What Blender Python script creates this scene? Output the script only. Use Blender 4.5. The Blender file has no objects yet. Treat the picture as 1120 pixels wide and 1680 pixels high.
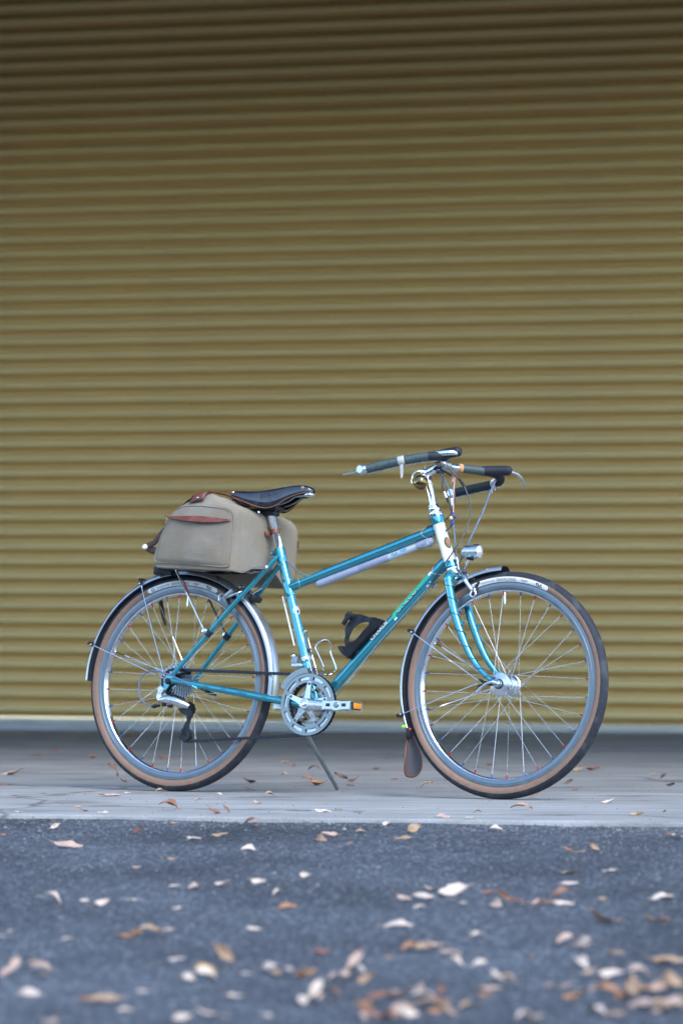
import bpy, bmesh, math, random
from mathutils import Vector, Matrix, noise

random.seed(7)
scene = bpy.context.scene
col = scene.collection
rad = math.radians

# ------------------------------------------------------------------ camera
CAM_H = 0.4279
cam_data = bpy.data.cameras.new("camera")
cam = bpy.data.objects.new("camera", cam_data)
col.objects.link(cam)
cam.location = (0, 0, CAM_H)
cam.rotation_euler = (rad(90 + 2.228), 0, 0)
cam_data.sensor_fit = 'VERTICAL'
cam_data.sensor_height = 36.0
cam_data.sensor_width = 24.0
cam_data.lens = 5860.0 * 36.0 / 1680.0
cam_data.clip_start = 0.1
cam_data.clip_end = 2000.0
cam_data.dof.use_dof = True
cam_data.dof.focus_distance = 10.45
cam_data.dof.aperture_fstop = 3.7
scene.camera = cam

# ------------------------------------------------------------------ sky and sun (open shade, soft light from the right front)
SUN_TO = Vector((0.40, -0.78, 0.86)).normalized()
world = bpy.data.worlds.new("World")
scene.world = world
world.use_nodes = True
wn = world.node_tree
wn.nodes.clear()
w_out = wn.nodes.new("ShaderNodeOutputWorld")
w_bg = wn.nodes.new("ShaderNodeBackground")
w_sky = wn.nodes.new("ShaderNodeTexSky")
w_sky.sky_type = 'NISHITA'
w_sky.sun_disc = False
w_sky.sun_elevation = math.asin(SUN_TO.z)
w_sky.sun_rotation = math.atan2(SUN_TO.x, SUN_TO.y)
w_sky.air_density = 1.0
w_sky.dust_density = 0.5
w_sky.ozone_density = 2.2
w_bg.inputs[1].default_value = 0.15
wn.links.new(w_sky.outputs[0], w_bg.inputs[0])
wn.links.new(w_bg.outputs[0], w_out.inputs[0])

sun_data = bpy.data.lights.new("sun", 'SUN')
sun_data.energy = 0.9
sun_data.angle = rad(34)
sun_data.color = (1.0, 0.98, 0.95)
sun = bpy.data.objects.new("sun", sun_data)
col.objects.link(sun)
sun.rotation_euler = (-SUN_TO).to_track_quat('-Z', 'Y').to_euler()
sun.location = SUN_TO * 30

vs = scene.view_settings
vs.view_transform = 'Standard'
vs.look = 'None'
vs.exposure = 1.94
vs.gamma = 1.0
vs.use_curve_mapping = False
scene.cycles.use_denoising = True
scene.cycles.max_bounces = 8

# ------------------------------------------------------------------ materials
MATS = {}


def mat(name, color, rough=0.5, metal=0.0, coat=0.0, var=0.12, nscale=60.0, bump=0.0, bscale=400.0,
        rvar=0.1, color2=None, c2lo=0.5, c2hi=0.62, c2scale=18.0, trans=0.0, alpha=1.0, spec=0.5):
    """Procedural surface: base colour broken by noise, uneven gloss, fine relief."""
    m = bpy.data.materials.new(name)
    m.use_nodes = True
    nt = m.node_tree
    N, L = nt.nodes, nt.links
    b = N["Principled BSDF"]
    tc = N.new("ShaderNodeTexCoord")
    n1 = N.new("ShaderNodeTexNoise")
    n1.inputs["Scale"].default_value = nscale
    n1.inputs["Detail"].default_value = 6
    L.new(tc.outputs["Object"], n1.inputs["Vector"])
    mix = N.new("ShaderNodeMixRGB")
    mix.blend_type = 'MULTIPLY'
    mix.inputs[0].default_value = 1.0
    mix.inputs[1].default_value = (*color, 1)
    mr = N.new("ShaderNodeMapRange")
    mr.inputs[1].default_value = 0.3
    mr.inputs[2].default_value = 0.7
    mr.inputs[3].default_value = 1 - var
    mr.inputs[4].default_value = 1 + var
    L.new(n1.outputs[0], mr.inputs[0])
    L.new(mr.outputs[0], mix.inputs[2])
    src = mix.outputs[0]
    if color2 is not None:
        n2 = N.new("ShaderNodeTexNoise")
        n2.inputs["Scale"].default_value = c2scale
        n2.inputs["Detail"].default_value = 8
        n2.inputs["Roughness"].default_value = 0.65
        L.new(tc.outputs["Object"], n2.inputs["Vector"])
        mr2 = N.new("ShaderNodeMapRange")
        mr2.inputs[1].default_value = c2lo
        mr2.inputs[2].default_value = c2hi
        L.new(n2.outputs[0], mr2.inputs[0])
        mx = N.new("ShaderNodeMixRGB")
        L.new(mr2.outputs[0], mx.inputs[0])
        L.new(src, mx.inputs[1])
        mx.inputs[2].default_value = (*color2, 1)
        src = mx.outputs[0]
    L.new(src, b.inputs["Base Color"])
    mrr = N.new("ShaderNodeMapRange")
    mrr.inputs[1].default_value = 0.3
    mrr.inputs[2].default_value = 0.7
    mrr.inputs[3].default_value = max(0.02, rough - rvar)
    mrr.inputs[4].default_value = min(1.0, rough + rvar)
    L.new(n1.outputs[0], mrr.inputs[0])
    L.new(mrr.outputs[0], b.inputs["Roughness"])
    b.inputs["Metallic"].default_value = metal
    b.inputs["Coat Weight"].default_value = coat
    b.inputs["Coat Roughness"].default_value = 0.06
    b.inputs["Specular IOR Level"].default_value = spec
    if trans:
        b.inputs["Transmission Weight"].default_value = trans
    if alpha < 1:
        b.inputs["Alpha"].default_value = alpha
    if bump:
        n3 = N.new("ShaderNodeTexNoise")
        n3.inputs["Scale"].default_value = bscale
        n3.inputs["Detail"].default_value = 5
        L.new(tc.outputs["Object"], n3.inputs["Vector"])
        bp = N.new("ShaderNodeBump")
        bp.inputs["Strength"].default_value = bump
        bp.inputs["Distance"].default_value = 0.002
        L.new(n3.outputs[0], bp.inputs["Height"])
        L.new(bp.outputs[0], b.inputs["Normal"])
    MATS[name] = m
    return m


mat("teal_paint", (0.031, 0.275, 0.34), 0.22, 0.68, coat=1.0, var=0.03, nscale=30, rvar=0.02)
mat("cream_paint", (0.80, 0.78, 0.66), 0.3, 0, coat=0.6, var=0.04)
mat("chrome", (0.80, 0.82, 0.84), 0.12, 1.0, var=0.06, rvar=0.05)
mat("aluminium", (0.62, 0.65, 0.68), 0.30, 1.0, var=0.10, nscale=90, rvar=0.08)
mat("rim_metal", (0.20, 0.225, 0.245), 0.38, 1.0, var=0.10, nscale=40, rvar=0.08)
mat("rim_polished", (0.82, 0.84, 0.86), 0.22, 1.0, var=0.05, rvar=0.05)
mat("grey_metal", (0.27, 0.30, 0.305), 0.36, 0.85, var=0.12, nscale=70)
mat("mudguard_metal", (0.40, 0.43, 0.46), 0.30, 0.8, var=0.08, nscale=15, rvar=0.06)
mat("mudguard_inner_shade", (0.045, 0.05, 0.06), 0.6, 0.3, var=0.3, nscale=30)  # same metal inside the blade, its shade put into a darker colour
mat("chain_steel", (0.035, 0.038, 0.045), 0.38, 0.8, var=0.4, nscale=260)
mat("spoke_steel", (0.55, 0.55, 0.57), 0.25, 1.0, var=0.05)
mat("dark_steel", (0.10, 0.11, 0.13), 0.35, 0.9, var=0.35, nscale=200, rvar=0.15)
mat("cog_steel", (0.24, 0.25, 0.265), 0.22, 1.0, var=0.35, nscale=160, rvar=0.12)
mat("black_plastic", (0.014, 0.016, 0.02), 0.42, var=0.2, bump=0.08, bscale=900, spec=0.28)
mat("black_rubber", (0.020, 0.023, 0.030), 0.55, var=0.15, bump=0.15, bscale=900, spec=0.28)
mat("tyre_tread", (0.022, 0.025, 0.032), 0.62, var=0.3, nscale=120, bump=0.5, bscale=500,
    color2=(0.05, 0.052, 0.058), c2scale=25, spec=0.28)
mat("tyre_tan", (0.215, 0.125, 0.080), 0.6, var=0.14, nscale=60, bump=0.12, bscale=900,
    color2=(0.21, 0.12, 0.08), c2scale=30)
mat("tyre_label", (0.72, 0.72, 0.68), 0.5, var=0.05, color2=(0.5, 0.5, 0.46), c2scale=140, c2lo=0.55, c2hi=0.8)
mat("decal_black", (0.015, 0.015, 0.018), 0.5)
mat("decal_grey", (0.22, 0.22, 0.22), 0.5)
mat("decal_white", (0.80, 0.80, 0.76), 0.35, coat=0.4, var=0.03)
mat("decal_green", (0.0, 0.42, 0.20), 0.35, coat=0.4, var=0.06)
mat("decal_navy", (0.02, 0.05, 0.13), 0.4)
mat("saddle_leather", (0.014, 0.016, 0.023), 0.22, coat=0.7, var=0.25, nscale=40, bump=0.10, bscale=350, rvar=0.1)
mat("leather_edge", (0.13, 0.055, 0.035), 0.6, var=0.2)
mat("brown_leather", (0.125, 0.035, 0.022), 0.42, var=0.28, nscale=45, bump=0.22, bscale=420, rvar=0.12,
    color2=(0.20, 0.065, 0.04), c2scale=25)
mat("dark_leather", (0.045, 0.018, 0.013), 0.5, var=0.28, nscale=45, bump=0.2, bscale=420)
mat("flap_felt", (0.075, 0.07, 0.08), 0.9, var=0.2, nscale=220, bump=0.3, bscale=900)
mat("copper", (0.72, 0.36, 0.22), 0.25, 1.0)
mat("brass", (0.30, 0.21, 0.10), 0.22, 1.0, var=0.3, nscale=40, rvar=0.1, color2=(0.16, 0.10, 0.05), c2scale=22)
mat("gold_rail", (0.55, 0.46, 0.24), 0.26, 1.0)
mat("pump_grey", (0.29, 0.315, 0.385), 0.5, var=0.06, nscale=80)
mat("pump_pale", (0.45, 0.50, 0.57), 0.4, var=0.05)
mat("pump_blue", (0.09, 0.30, 0.62), 0.45)
mat("grip_cloth", (0.040, 0.062, 0.060), 0.6, var=0.3, nscale=150, bump=0.4, bscale=900, coat=0.15)
mat("grip_cloth_dark", (0.016, 0.026, 0.032), 0.6, var=0.3, nscale=150, bump=0.4, bscale=900, spec=0.28)
mat("clear_tape", (0.62, 0.60, 0.54), 0.3, var=0.1, alpha=0.62)
mat("twine", (0.66, 0.64, 0.58), 0.8, var=0.12)
mat("cork_orange", (0.55, 0.26, 0.10), 0.7, var=0.2)
mat("cable_blue", (0.095, 0.14, 0.22), 0.35, var=0.08)
mat("cable_dark", (0.035, 0.04, 0.055), 0.4)
mat("nipple_red", (0.46, 0.020, 0.028), 0.3, 0.6)
mat("nipple_blue", (0.025, 0.085, 0.30), 0.3, 0.6)
mat("amber", (0.75, 0.22, 0.01), 0.2, var=0.25, nscale=300)
mat("red_plastic", (0.55, 0.025, 0.018), 0.3)
mat("lime_plastic", (0.30, 0.75, 0.04), 0.4)
mat("yellow_plastic", (0.75, 0.50, 0.03), 0.4)
mat("pink_cord", (0.62, 0.34, 0.32), 0.7)
mat("purple_bead", (0.07, 0.05, 0.13), 0.5)
mat("yellow_bead", (0.72, 0.52, 0.22), 0.5)
mat("lens_glass", (0.75, 0.78, 0.80), 0.08, 0.7, var=0.2, nscale=250)
mat("badge_red", (0.50, 0.07, 0.02), 0.35, coat=0.5)
mat("badge_green", (0.05, 0.14, 0.07), 0.35, coat=0.5)
mat("clip_black", (0.012, 0.014, 0.02), 0.35)


def canvas_material():
    m = mat("canvas", (0.33, 0.27, 0.185), 0.85, var=0.14, nscale=14, color2=(0.38, 0.335, 0.265), c2scale=9, c2lo=0.45, c2hi=0.7)
    nt = m.node_tree
    N, L = nt.nodes, nt.links
    b = N["Principled BSDF"]
    tc = N.new("ShaderNodeTexCoord")
    wv = []
    for d in ('X', 'Z'):
        w = N.new("ShaderNodeTexWave")
        w.bands_direction = d
        w.inputs["Scale"].default_value = 260
        w.inputs["Distortion"].default_value = 0.6
        L.new(tc.outputs["Object"], w.inputs["Vector"])
        wv.append(w)
    ad = N.new("ShaderNodeMath")
    L.new(wv[0].outputs["Fac"], ad.inputs[0])
    L.new(wv[1].outputs["Fac"], ad.inputs[1])
    nz = N.new("ShaderNodeTexNoise")
    nz.inputs["Scale"].default_value = 34
    nz.inputs["Detail"].default_value = 5
    L.new(tc.outputs["Object"], nz.inputs["Vector"])
    mu = N.new("ShaderNodeMath")
    mu.operation = 'MULTIPLY_ADD'
    L.new(nz.outputs[0], mu.inputs[0])
    mu.inputs[1].default_value = 6.0
    L.new(ad.outputs[0], mu.inputs[2])
    bp = N.new("ShaderNodeBump")
    bp.inputs["Strength"].default_value = 0.75
    bp.inputs["Distance"].default_value = 0.0026
    L.new(mu.outputs[0], bp.inputs["Height"])
    L.new(bp.outputs[0], b.inputs["Normal"])
    b.inputs["Sheen Weight"].default_value = 0.15
    return m


canvas_material()


def asphalt_material():
    m = bpy.data.materials.new("asphalt")
    m.use_nodes = True
    N, L = m.node_tree.nodes, m.node_tree.links
    b = N["Principled BSDF"]
    geo = N.new("ShaderNodeNewGeometry")
    vo = N.new("ShaderNodeTexVoronoi")
    vo.inputs["Scale"].default_value = 250
    L.new(geo.outputs["Position"], vo.inputs["Vector"])
    rmp = N.new("ShaderNodeValToRGB")
    e = rmp.color_ramp.elements
    e[0].position, e[0].color = 0.0, (0.038, 0.044, 0.052, 1)
    e[1].position, e[1].color = 1.0, (0.27, 0.275, 0.285, 1)
    k = e.new(0.62)
    k.color = (0.068, 0.081, 0.098, 1)
    k = e.new(0.88)
    k.color = (0.115, 0.124, 0.136, 1)
    sep = N.new("ShaderNodeSeparateColor")
    L.new(vo.outputs["Color"], sep.inputs[0])
    L.new(sep.outputs[0], rmp.inputs[0])
    vb = N.new("ShaderNodeTexVoronoi")
    vb.inputs["Scale"].default_value = 110
    L.new(geo.outputs["Position"], vb.inputs["Vector"])
    sp2 = N.new("ShaderNodeSeparateColor")
    L.new(vb.outputs["Color"], sp2.inputs[0])
    st = N.new("ShaderNodeMapRange")
    st.inputs[1].default_value = 0.88
    st.inputs[2].default_value = 0.92
    L.new(sp2.outputs[1], st.inputs[0])
    big = N.new("ShaderNodeMixRGB")
    L.new(st.outputs[0], big.inputs[0])
    L.new(rmp.outputs[0], big.inputs[1])
    big.inputs[2].default_value = (0.19, 0.205, 0.225, 1)
    n2 = N.new("ShaderNodeTexNoise")
    n2.inputs["Scale"].default_value = 2.2
    n2.inputs["Detail"].default_value = 7
    L.new(geo.outputs["Position"], n2.inputs["Vector"])
    mr = N.new("ShaderNodeMapRange")
    mr.inputs[1].default_value = 0.3
    mr.inputs[2].default_value = 0.7
    mr.inputs[3].default_value = 0.62
    mr.inputs[4].default_value = 1.12
    L.new(n2.outputs[0], mr.inputs[0])
    mx = N.new("ShaderNodeMixRGB")
    mx.blend_type = 'MULTIPLY'
    mx.inputs[0].default_value = 1
    L.new(big.outputs[0], mx.inputs[1])
    L.new(mr.outputs[0], mx.inputs[2])
    L.new(mx.outputs[0], b.inputs["Base Color"])
    b.inputs["Roughness"].default_value = 0.9
    b.inputs["Specular IOR Level"].default_value = 0.08
    bp = N.new("ShaderNodeBump")
    bp.inputs["Strength"].default_value = 0.7
    bp.inputs["Distance"].default_value = 0.004
    L.new(vo.outputs["Distance"], bp.inputs["Height"])
    L.new(bp.outputs[0], b.inputs["Normal"])
    MATS["asphalt"] = m


asphalt_material()


def concrete_material(name, lo, hi):
    m = bpy.data.materials.new(name)
    m.use_nodes = True
    N, L = m.node_tree.nodes, m.node_tree.links
    b = N["Principled BSDF"]
    geo = N.new("ShaderNodeNewGeometry")
    n1 = N.new("ShaderNodeTexNoise")
    n1.inputs["Scale"].default_value = 1.6
    n1.inputs["Detail"].default_value = 9
    n1.inputs["Roughness"].default_value = 0.62
    L.new(geo.outputs["Position"], n1.inputs["Vector"])
    n2 = N.new("ShaderNodeTexNoise")
    n2.inputs["Scale"].default_value = 150
    n2.inputs["Detail"].default_value = 4
    L.new(geo.outputs["Position"], n2.inputs["Vector"])
    mp = N.new("ShaderNodeMapping")
    mp.inputs["Rotation"].default_value = (0, 0, rad(15))
    mp.inputs["Scale"].default_value = (0.8, 9.0, 1.0)
    L.new(geo.outputs["Position"], mp.inputs["Vector"])
    n3 = N.new("ShaderNodeTexNoise")
    n3.inputs["Scale"].default_value = 2.0
    n3.inputs["Detail"].default_value = 8
    L.new(mp.outputs[0], n3.inputs["Vector"])
    rmp = N.new("ShaderNodeValToRGB")
    e = rmp.color_ramp.elements
    e[0].position, e[0].color = 0.30, (lo, lo * 0.99, lo * 0.95, 1)
    e[1].position, e[1].color = 0.72, (hi, hi, hi * 0.965, 1)
    ad = N.new("ShaderNodeMixRGB")
    ad.inputs[0].default_value = 0.5
    L.new(n1.outputs[0], ad.inputs[1])
    L.new(n3.outputs[0], ad.inputs[2])
    L.new(ad.outputs[0], rmp.inputs[0])
    mr = N.new("ShaderNodeMapRange")
    mr.inputs[1].default_value = 0.3
    mr.inputs[2].default_value = 0.7
    mr.inputs[3].default_value = 0.86
    mr.inputs[4].default_value = 1.12
    L.new(n2.outputs[0], mr.inputs[0])
    mx = N.new("ShaderNodeMixRGB")
    mx.blend_type = 'MULTIPLY'
    mx.inputs[0].default_value = 1
    L.new(rmp.outputs[0], mx.inputs[1])
    L.new(mr.outputs[0], mx.inputs[2])
    wp = N.new("ShaderNodeTexNoise")
    wp.inputs["Scale"].default_value = 3.0
    wp.inputs["Detail"].default_value = 6
    L.new(geo.outputs["Position"], wp.inputs["Vector"])
    wa = N.new("ShaderNodeMixRGB")
    wa.inputs[0].default_value = 0.25
    L.new(geo.outputs["Position"], wa.inputs[1])
    L.new(wp.outputs[1], wa.inputs[2])
    vc = N.new("ShaderNodeTexVoronoi")
    vc.feature = 'DISTANCE_TO_EDGE'
    vc.inputs["Scale"].default_value = 0.55
    L.new(wa.outputs[0], vc.inputs["Vector"])
    cr = N.new("ShaderNodeMapRange")
    cr.inputs[1].default_value = 0.0
    cr.inputs[2].default_value = 0.006
    cr.inputs[3].default_value = 0.45
    cr.inputs[4].default_value = 1.0
    L.new(vc.outputs["Distance"], cr.inputs[0])
    st = N.new("ShaderNodeMapRange")
    st.inputs[1].default_value = 0.56
    st.inputs[2].default_value = 0.70
    st.inputs[3].default_value = 1.0
    st.inputs[4].default_value = 0.70
    L.new(wp.outputs[0], st.inputs[0])
    ms = N.new("ShaderNodeMath")
    ms.operation = 'MULTIPLY'
    L.new(cr.outputs[0], ms.inputs[0])
    L.new(st.outputs[0], ms.inputs[1])
    mx2 = N.new("ShaderNodeMixRGB")
    mx2.blend_type = 'MULTIPLY'
    mx2.inputs[0].default_value = 1
    L.new(mx.outputs[0], mx2.inputs[1])
    L.new(ms.outputs[0], mx2.inputs[2])
    L.new(mx2.outputs[0], b.inputs["Base Color"])
    b.inputs["Roughness"].default_value = 0.85
    b.inputs["Specular IOR Level"].default_value = 0.10
    bp = N.new("ShaderNodeBump")
    bp.inputs["Strength"].default_value = 0.35
    bp.inputs["Distance"].default_value = 0.003
    L.new(n2.outputs[0], bp.inputs["Height"])
    L.new(bp.outputs[0], b.inputs["Normal"])
    MATS[name] = m


concrete_material("concrete", 0.175, 0.39)
concrete_material("shaded_concrete", 0.135, 0.315)  # darker concrete for the back slab; some canopy shade is put into its colour
mat("door_paint", (0.72, 0.52, 0.225), 0.7, 0.0, var=0.02, nscale=2.0, rvar=0.06, color2=(0.70, 0.51, 0.23), c2scale=1.2, spec=0.06)
mat("bottom_bar_metal", (0.48, 0.44, 0.35), 0.45, 0.3, var=0.12, nscale=3)
mat("wall_paint", (0.34, 0.31, 0.25), 0.8, var=0.1, nscale=6, bump=0.3, bscale=60)
mat("soffit_paint", (0.10, 0.095, 0.085), 0.8, var=0.1, nscale=3)
mat("blocker_green", (0.045, 0.055, 0.03), 0.95, var=0.5, nscale=0.8, bump=1.0, bscale=4, spec=0.1)
mat("grit", (0.15, 0.15, 0.15), 0.8, var=0.6, nscale=45)

LEAF_COL = {'w': (0.55, 0.44, 0.35), 'p': (0.42, 0.29, 0.22), 't': (0.34, 0.22, 0.13), 'o': (0.32, 0.15, 0.065),
            'b': (0.22, 0.095, 0.05), 'd': (0.085, 0.048, 0.032), 'y': (0.40, 0.25, 0.085)}
LEAF_WORD = {'w': 'pale', 'p': 'pinkish', 't': 'tan', 'o': 'orange', 'b': 'brown', 'd': 'dark brown', 'y': 'yellow'}
for k, c in LEAF_COL.items():
    mm = mat("leaf_" + LEAF_WORD[k].replace(' ', '_'), c, 0.5, var=0.25, nscale=35, bump=0.3, bscale=130,
             color2=tuple(x * 0.55 for x in c), c2scale=30, c2lo=0.52, c2hi=0.7)
    MATS["leaf_" + k] = mm


# ------------------------------------------------------------------ mesh building
def P(u, v, w=0.0):
    """Bicycle axes: u forward, v up, w towards the drive side (right of the bicycle)."""
    return Vector((u, -w, v))


def spline(pts, k=6, closed=False):
    pts = [Vector(p) for p in pts]
    n = len(pts)
    out = []
    rng = n if closed else n - 1
    for i in range(rng):
        if closed:
            a, b, c, d = pts[(i - 1) % n], pts[i], pts[(i + 1) % n], pts[(i + 2) % n]
        else:
            a = pts[i - 1] if i > 0 else pts[0] * 2 - pts[1]
            b, c = pts[i], pts[i + 1]
            d = pts[i + 2] if i + 2 < n else pts[-1] * 2 - pts[-2]
        for j in range(k):
            t = j / k
            out.append(0.5 * ((2 * b) + (c - a) * t + (2 * a - 5 * b + 4 * c - d) * t * t + (3 * b - a - 3 * c + d) * t ** 3))
    if not closed:
        out.append(pts[-1])
    return out


def lerp_list(vals, n):
    out = []
    m = len(vals) - 1
    for i in range(n):
        t = i / (n - 1) * m
        k = min(int(t), m - 1)
        out.append(vals[k] + (vals[k + 1] - vals[k]) * (t - k))
    return out


class MB:
    def __init__(self):
        self.v, self.f, self.m = [], [], []

    def add(self, verts, faces, mi=0):
        o = len(self.v)
        self.v += [tuple(p) for p in verts]
        for f in faces:
            self.f.append(tuple(i + o for i in f))
            self.m.append(mi)
        return self

    def tube(self, pts, r, n=10, mi=0, closed=False, cap=True, flat=1.0, ref=None):
        pts = [Vector(p) for p in pts]
        k = len(pts)
        rs = [r] * k if isinstance(r, (int, float)) else (r if len(r) == k else lerp_list(list(r), k))
        vs_, fs = [], []
        up = None
        for i in range(k):
            if closed:
                t = pts[(i + 1) % k] - pts[i - 1]
            else:
                t = pts[min(i + 1, k - 1)] - pts[max(i - 1, 0)]
            t.normalize()
            if up is None:
                up = Vector(ref) if ref else (Vector((0, 0, 1)) if abs(t.z) < 0.9 else Vector((1, 0, 0)))
            s = t.cross(up)
            s.normalize()
            up = s.cross(t)
            for j in range(n):
                a = 2 * math.pi * j / n
                vs_.append(pts[i] + (s * math.cos(a) + up * (math.sin(a) * flat)) * rs[i])
        rows = k if closed else k - 1
        for i in range(rows):
            for j in range(n):
                a, b = i * n + j, i * n + (j + 1) % n
                c, d = ((i + 1) % k) * n + (j + 1) % n, ((i + 1) % k) * n + j
                fs.append((a, b, c, d))
        if cap and not closed:
            fs.append(tuple(range(n - 1, -1, -1)))
            fs.append(tuple((k - 1) * n + j for j in range(n)))
        return self.add(vs_, fs, mi)

    def lathe(self, prof, org=(0, 0, 0), axis=(0, 1, 0), n=48, closed=False, a0=0.0, a1=None, mi=0, mis=None, xref=(1, 0, 0)):
        """prof: list of (radius, height along axis)."""
        org, ax = Vector(org), Vector(axis).normalized()
        x = Vector(xref)
        x = (x - ax * x.dot(ax))
        if x.length < 1e-4:
            x = Vector((0, 0, 1)) - ax * ax.z
        x.normalize()
        y = x.cross(ax)   # for axis +y and x: y -> z
        full = a1 is None
        cnt = n if full else n + 1
        o = len(self.v)
        m = len(prof)
        for i in range(cnt):
            a = (2 * math.pi * i / n) if full else a0 + (a1 - a0) * i / n
            d = x * math.cos(a) + y * math.sin(a)
            for (r, h) in prof:
                self.v.append(tuple(org + d * r + ax * h))
        for i in range(n):
            i2 = (i + 1) % cnt if full else i + 1
            for j in range(m if closed else m - 1):
                j2 = (j + 1) % m
                self.f.append((o + i * m + j, o + i2 * m + j, o + i2 * m + j2, o + i * m + j2))
                self.m.append(mis[j] if mis else mi)
        return self

    def box(self, c, sx, sy, sz, rot=None, mi=0, bev=0.0):
        c = Vector(c)
        R = rot if rot is not None else Matrix.Identity(3)
        if bev <= 0:
            vs_ = [c + R @ Vector((x * sx / 2, y * sy / 2, z * sz / 2)) for x in (-1, 1) for y in (-1, 1) for z in (-1, 1)]
            fs = [(0, 1, 3, 2), (4, 6, 7, 5), (0, 4, 5, 1), (2, 3, 7, 6), (0, 2, 6, 4), (1, 5, 7, 3)]
            return self.add(vs_, fs, mi)
        bm = bmesh.new()
        bmesh.ops.create_cube(bm, size=1.0)
        bmesh.ops.scale(bm, vec=(sx, sy, sz), verts=bm.verts)
        bmesh.ops.bevel(bm, geom=bm.edges[:], offset=bev, segments=2, affect='EDGES', profile=0.5)
        bm.verts.ensure_lookup_table()
        vs_ = [c + R @ v.co for v in bm.verts]
        fs = [[v.index for v in f.verts] for f in bm.faces]
        bm.free()
        return self.add(vs_, fs, mi)

    def prism(self, pts, w0, w1, mi=0):
        """pts: outline (u, v); extruded between lateral offsets w0 and w1 (or lists per point)."""
        n = len(pts)
        a0 = w0 if isinstance(w0, (list, tuple)) else [w0] * n
        a1 = w1 if isinstance(w1, (list, tuple)) else [w1] * n
        vs_ = [P(u, v, a0[i]) for i, (u, v) in enumerate(pts)] + [P(u, v, a1[i]) for i, (u, v) in enumerate(pts)]
        fs = [tuple(range(n)), tuple(range(2 * n - 1, n - 1, -1))]
        fs += [(i, i + n, (i + 1) % n + n, (i + 1) % n) for i in range(n)]
        return self.add(vs_, fs, mi)

    def ball(self, c, r, n=12, mi=0, sc=(1, 1, 1)):
        c = Vector(c)
        vs_, fs = [], []
        k = max(6, n // 2)
        for i in range(k + 1):
            t = math.pi * i / k
            for j in range(n):
                a = 2 * math.pi * j / n
                vs_.append(c + Vector((math.sin(t) * math.cos(a) * sc[0], math.sin(t) * math.sin(a) * sc[1], math.cos(t) * sc[2])) * r)
        for i in range(k):
            for j in range(n):
                fs.append((i * n + j, (i + 1) * n + j, (i + 1) * n + (j + 1) % n, i * n + (j + 1) % n))
        return self.add(vs_, fs, mi)

    def gear(self, c, r, rin, teeth, w0, w1, mi=0, tooth=0.0035):
        """Toothed ring in the wheel plane about centre c=(u, v)."""
        outer, inner = [], []
        for i in range(teeth):
            for q, rr in ((0.0, r - tooth), (0.28, r - tooth), (0.42, r), (0.62, r), (0.76, r - tooth)):
                a = 2 * math.pi * (i + q) / teeth
                outer.append((c[0] + rr * math.cos(a), c[1] + rr * math.sin(a)))
                inner.append((c[0] + rin * math.cos(a), c[1] + rin * math.sin(a)))
        n = len(outer)
        vs_ = [P(*p, w0) for p in outer] + [P(*p, w1) for p in outer] + [P(*p, w0) for p in inner] + [P(*p, w1) for p in inner]
        fs = []
        for i in range(n):
            j = (i + 1) % n
            fs += [(i, j, n + j, n + i), (2 * n + i, 3 * n + i, 3 * n + j, 2 * n + j),
                   (i, 2 * n + i, 2 * n + j, j), (n + i, n + j, 3 * n + j, 3 * n + i)]
        return self.add(vs_, fs, mi)

    def build(self, name, mats, parent=None, smooth=True, angle=40, loc=None):
        me = bpy.data.meshes.new(name)
        me.from_pydata(self.v, [], self.f)
        if isinstance(mats, str):
            mats = [mats]
        for k in mats:
            me.materials.append(MATS[k])
        me.polygons.foreach_set("material_index", self.m)
        bm = bmesh.new()
        bm.from_mesh(me)
        bmesh.ops.remove_doubles(bm, verts=bm.verts, dist=1e-6)
        bmesh.ops.recalc_face_normals(bm, faces=bm.faces)
        if smooth:
            for f in bm.faces:
                f.smooth = True
            la = rad(angle)
            for e in bm.edges:
                if len(e.link_faces) == 2 and e.calc_face_angle(0) > la:
                    e.smooth = False
        bm.to_mesh(me)
        bm.free()
        o = bpy.data.objects.new(name, me)
        col.objects.link(o)
        if parent is not None:
            o.parent = parent
        if loc is not None:
            o.location = loc
        return o


def share(name, me_obj, parent, matrix=None):
    o = bpy.data.objects.new(name, me_obj.data)
    col.objects.link(o)
    o.parent = parent
    if matrix is not None:
        o.matrix_local = matrix
    return o


def empty(name, parent=None, loc=(0, 0, 0)):
    o = bpy.data.objects.new(name, None)
    o.empty_display_size = 0.05
    col.objects.link(o)
    o.parent = parent
    o.location = loc
    return o


def tag(o, label=None, cat=None, group=None, kind=None):
    if label:
        o["label"] = label
    if cat:
        o["category"] = cat
    if group:
        o["group"] = group
    if kind:
        o["kind"] = kind
    return o


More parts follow.
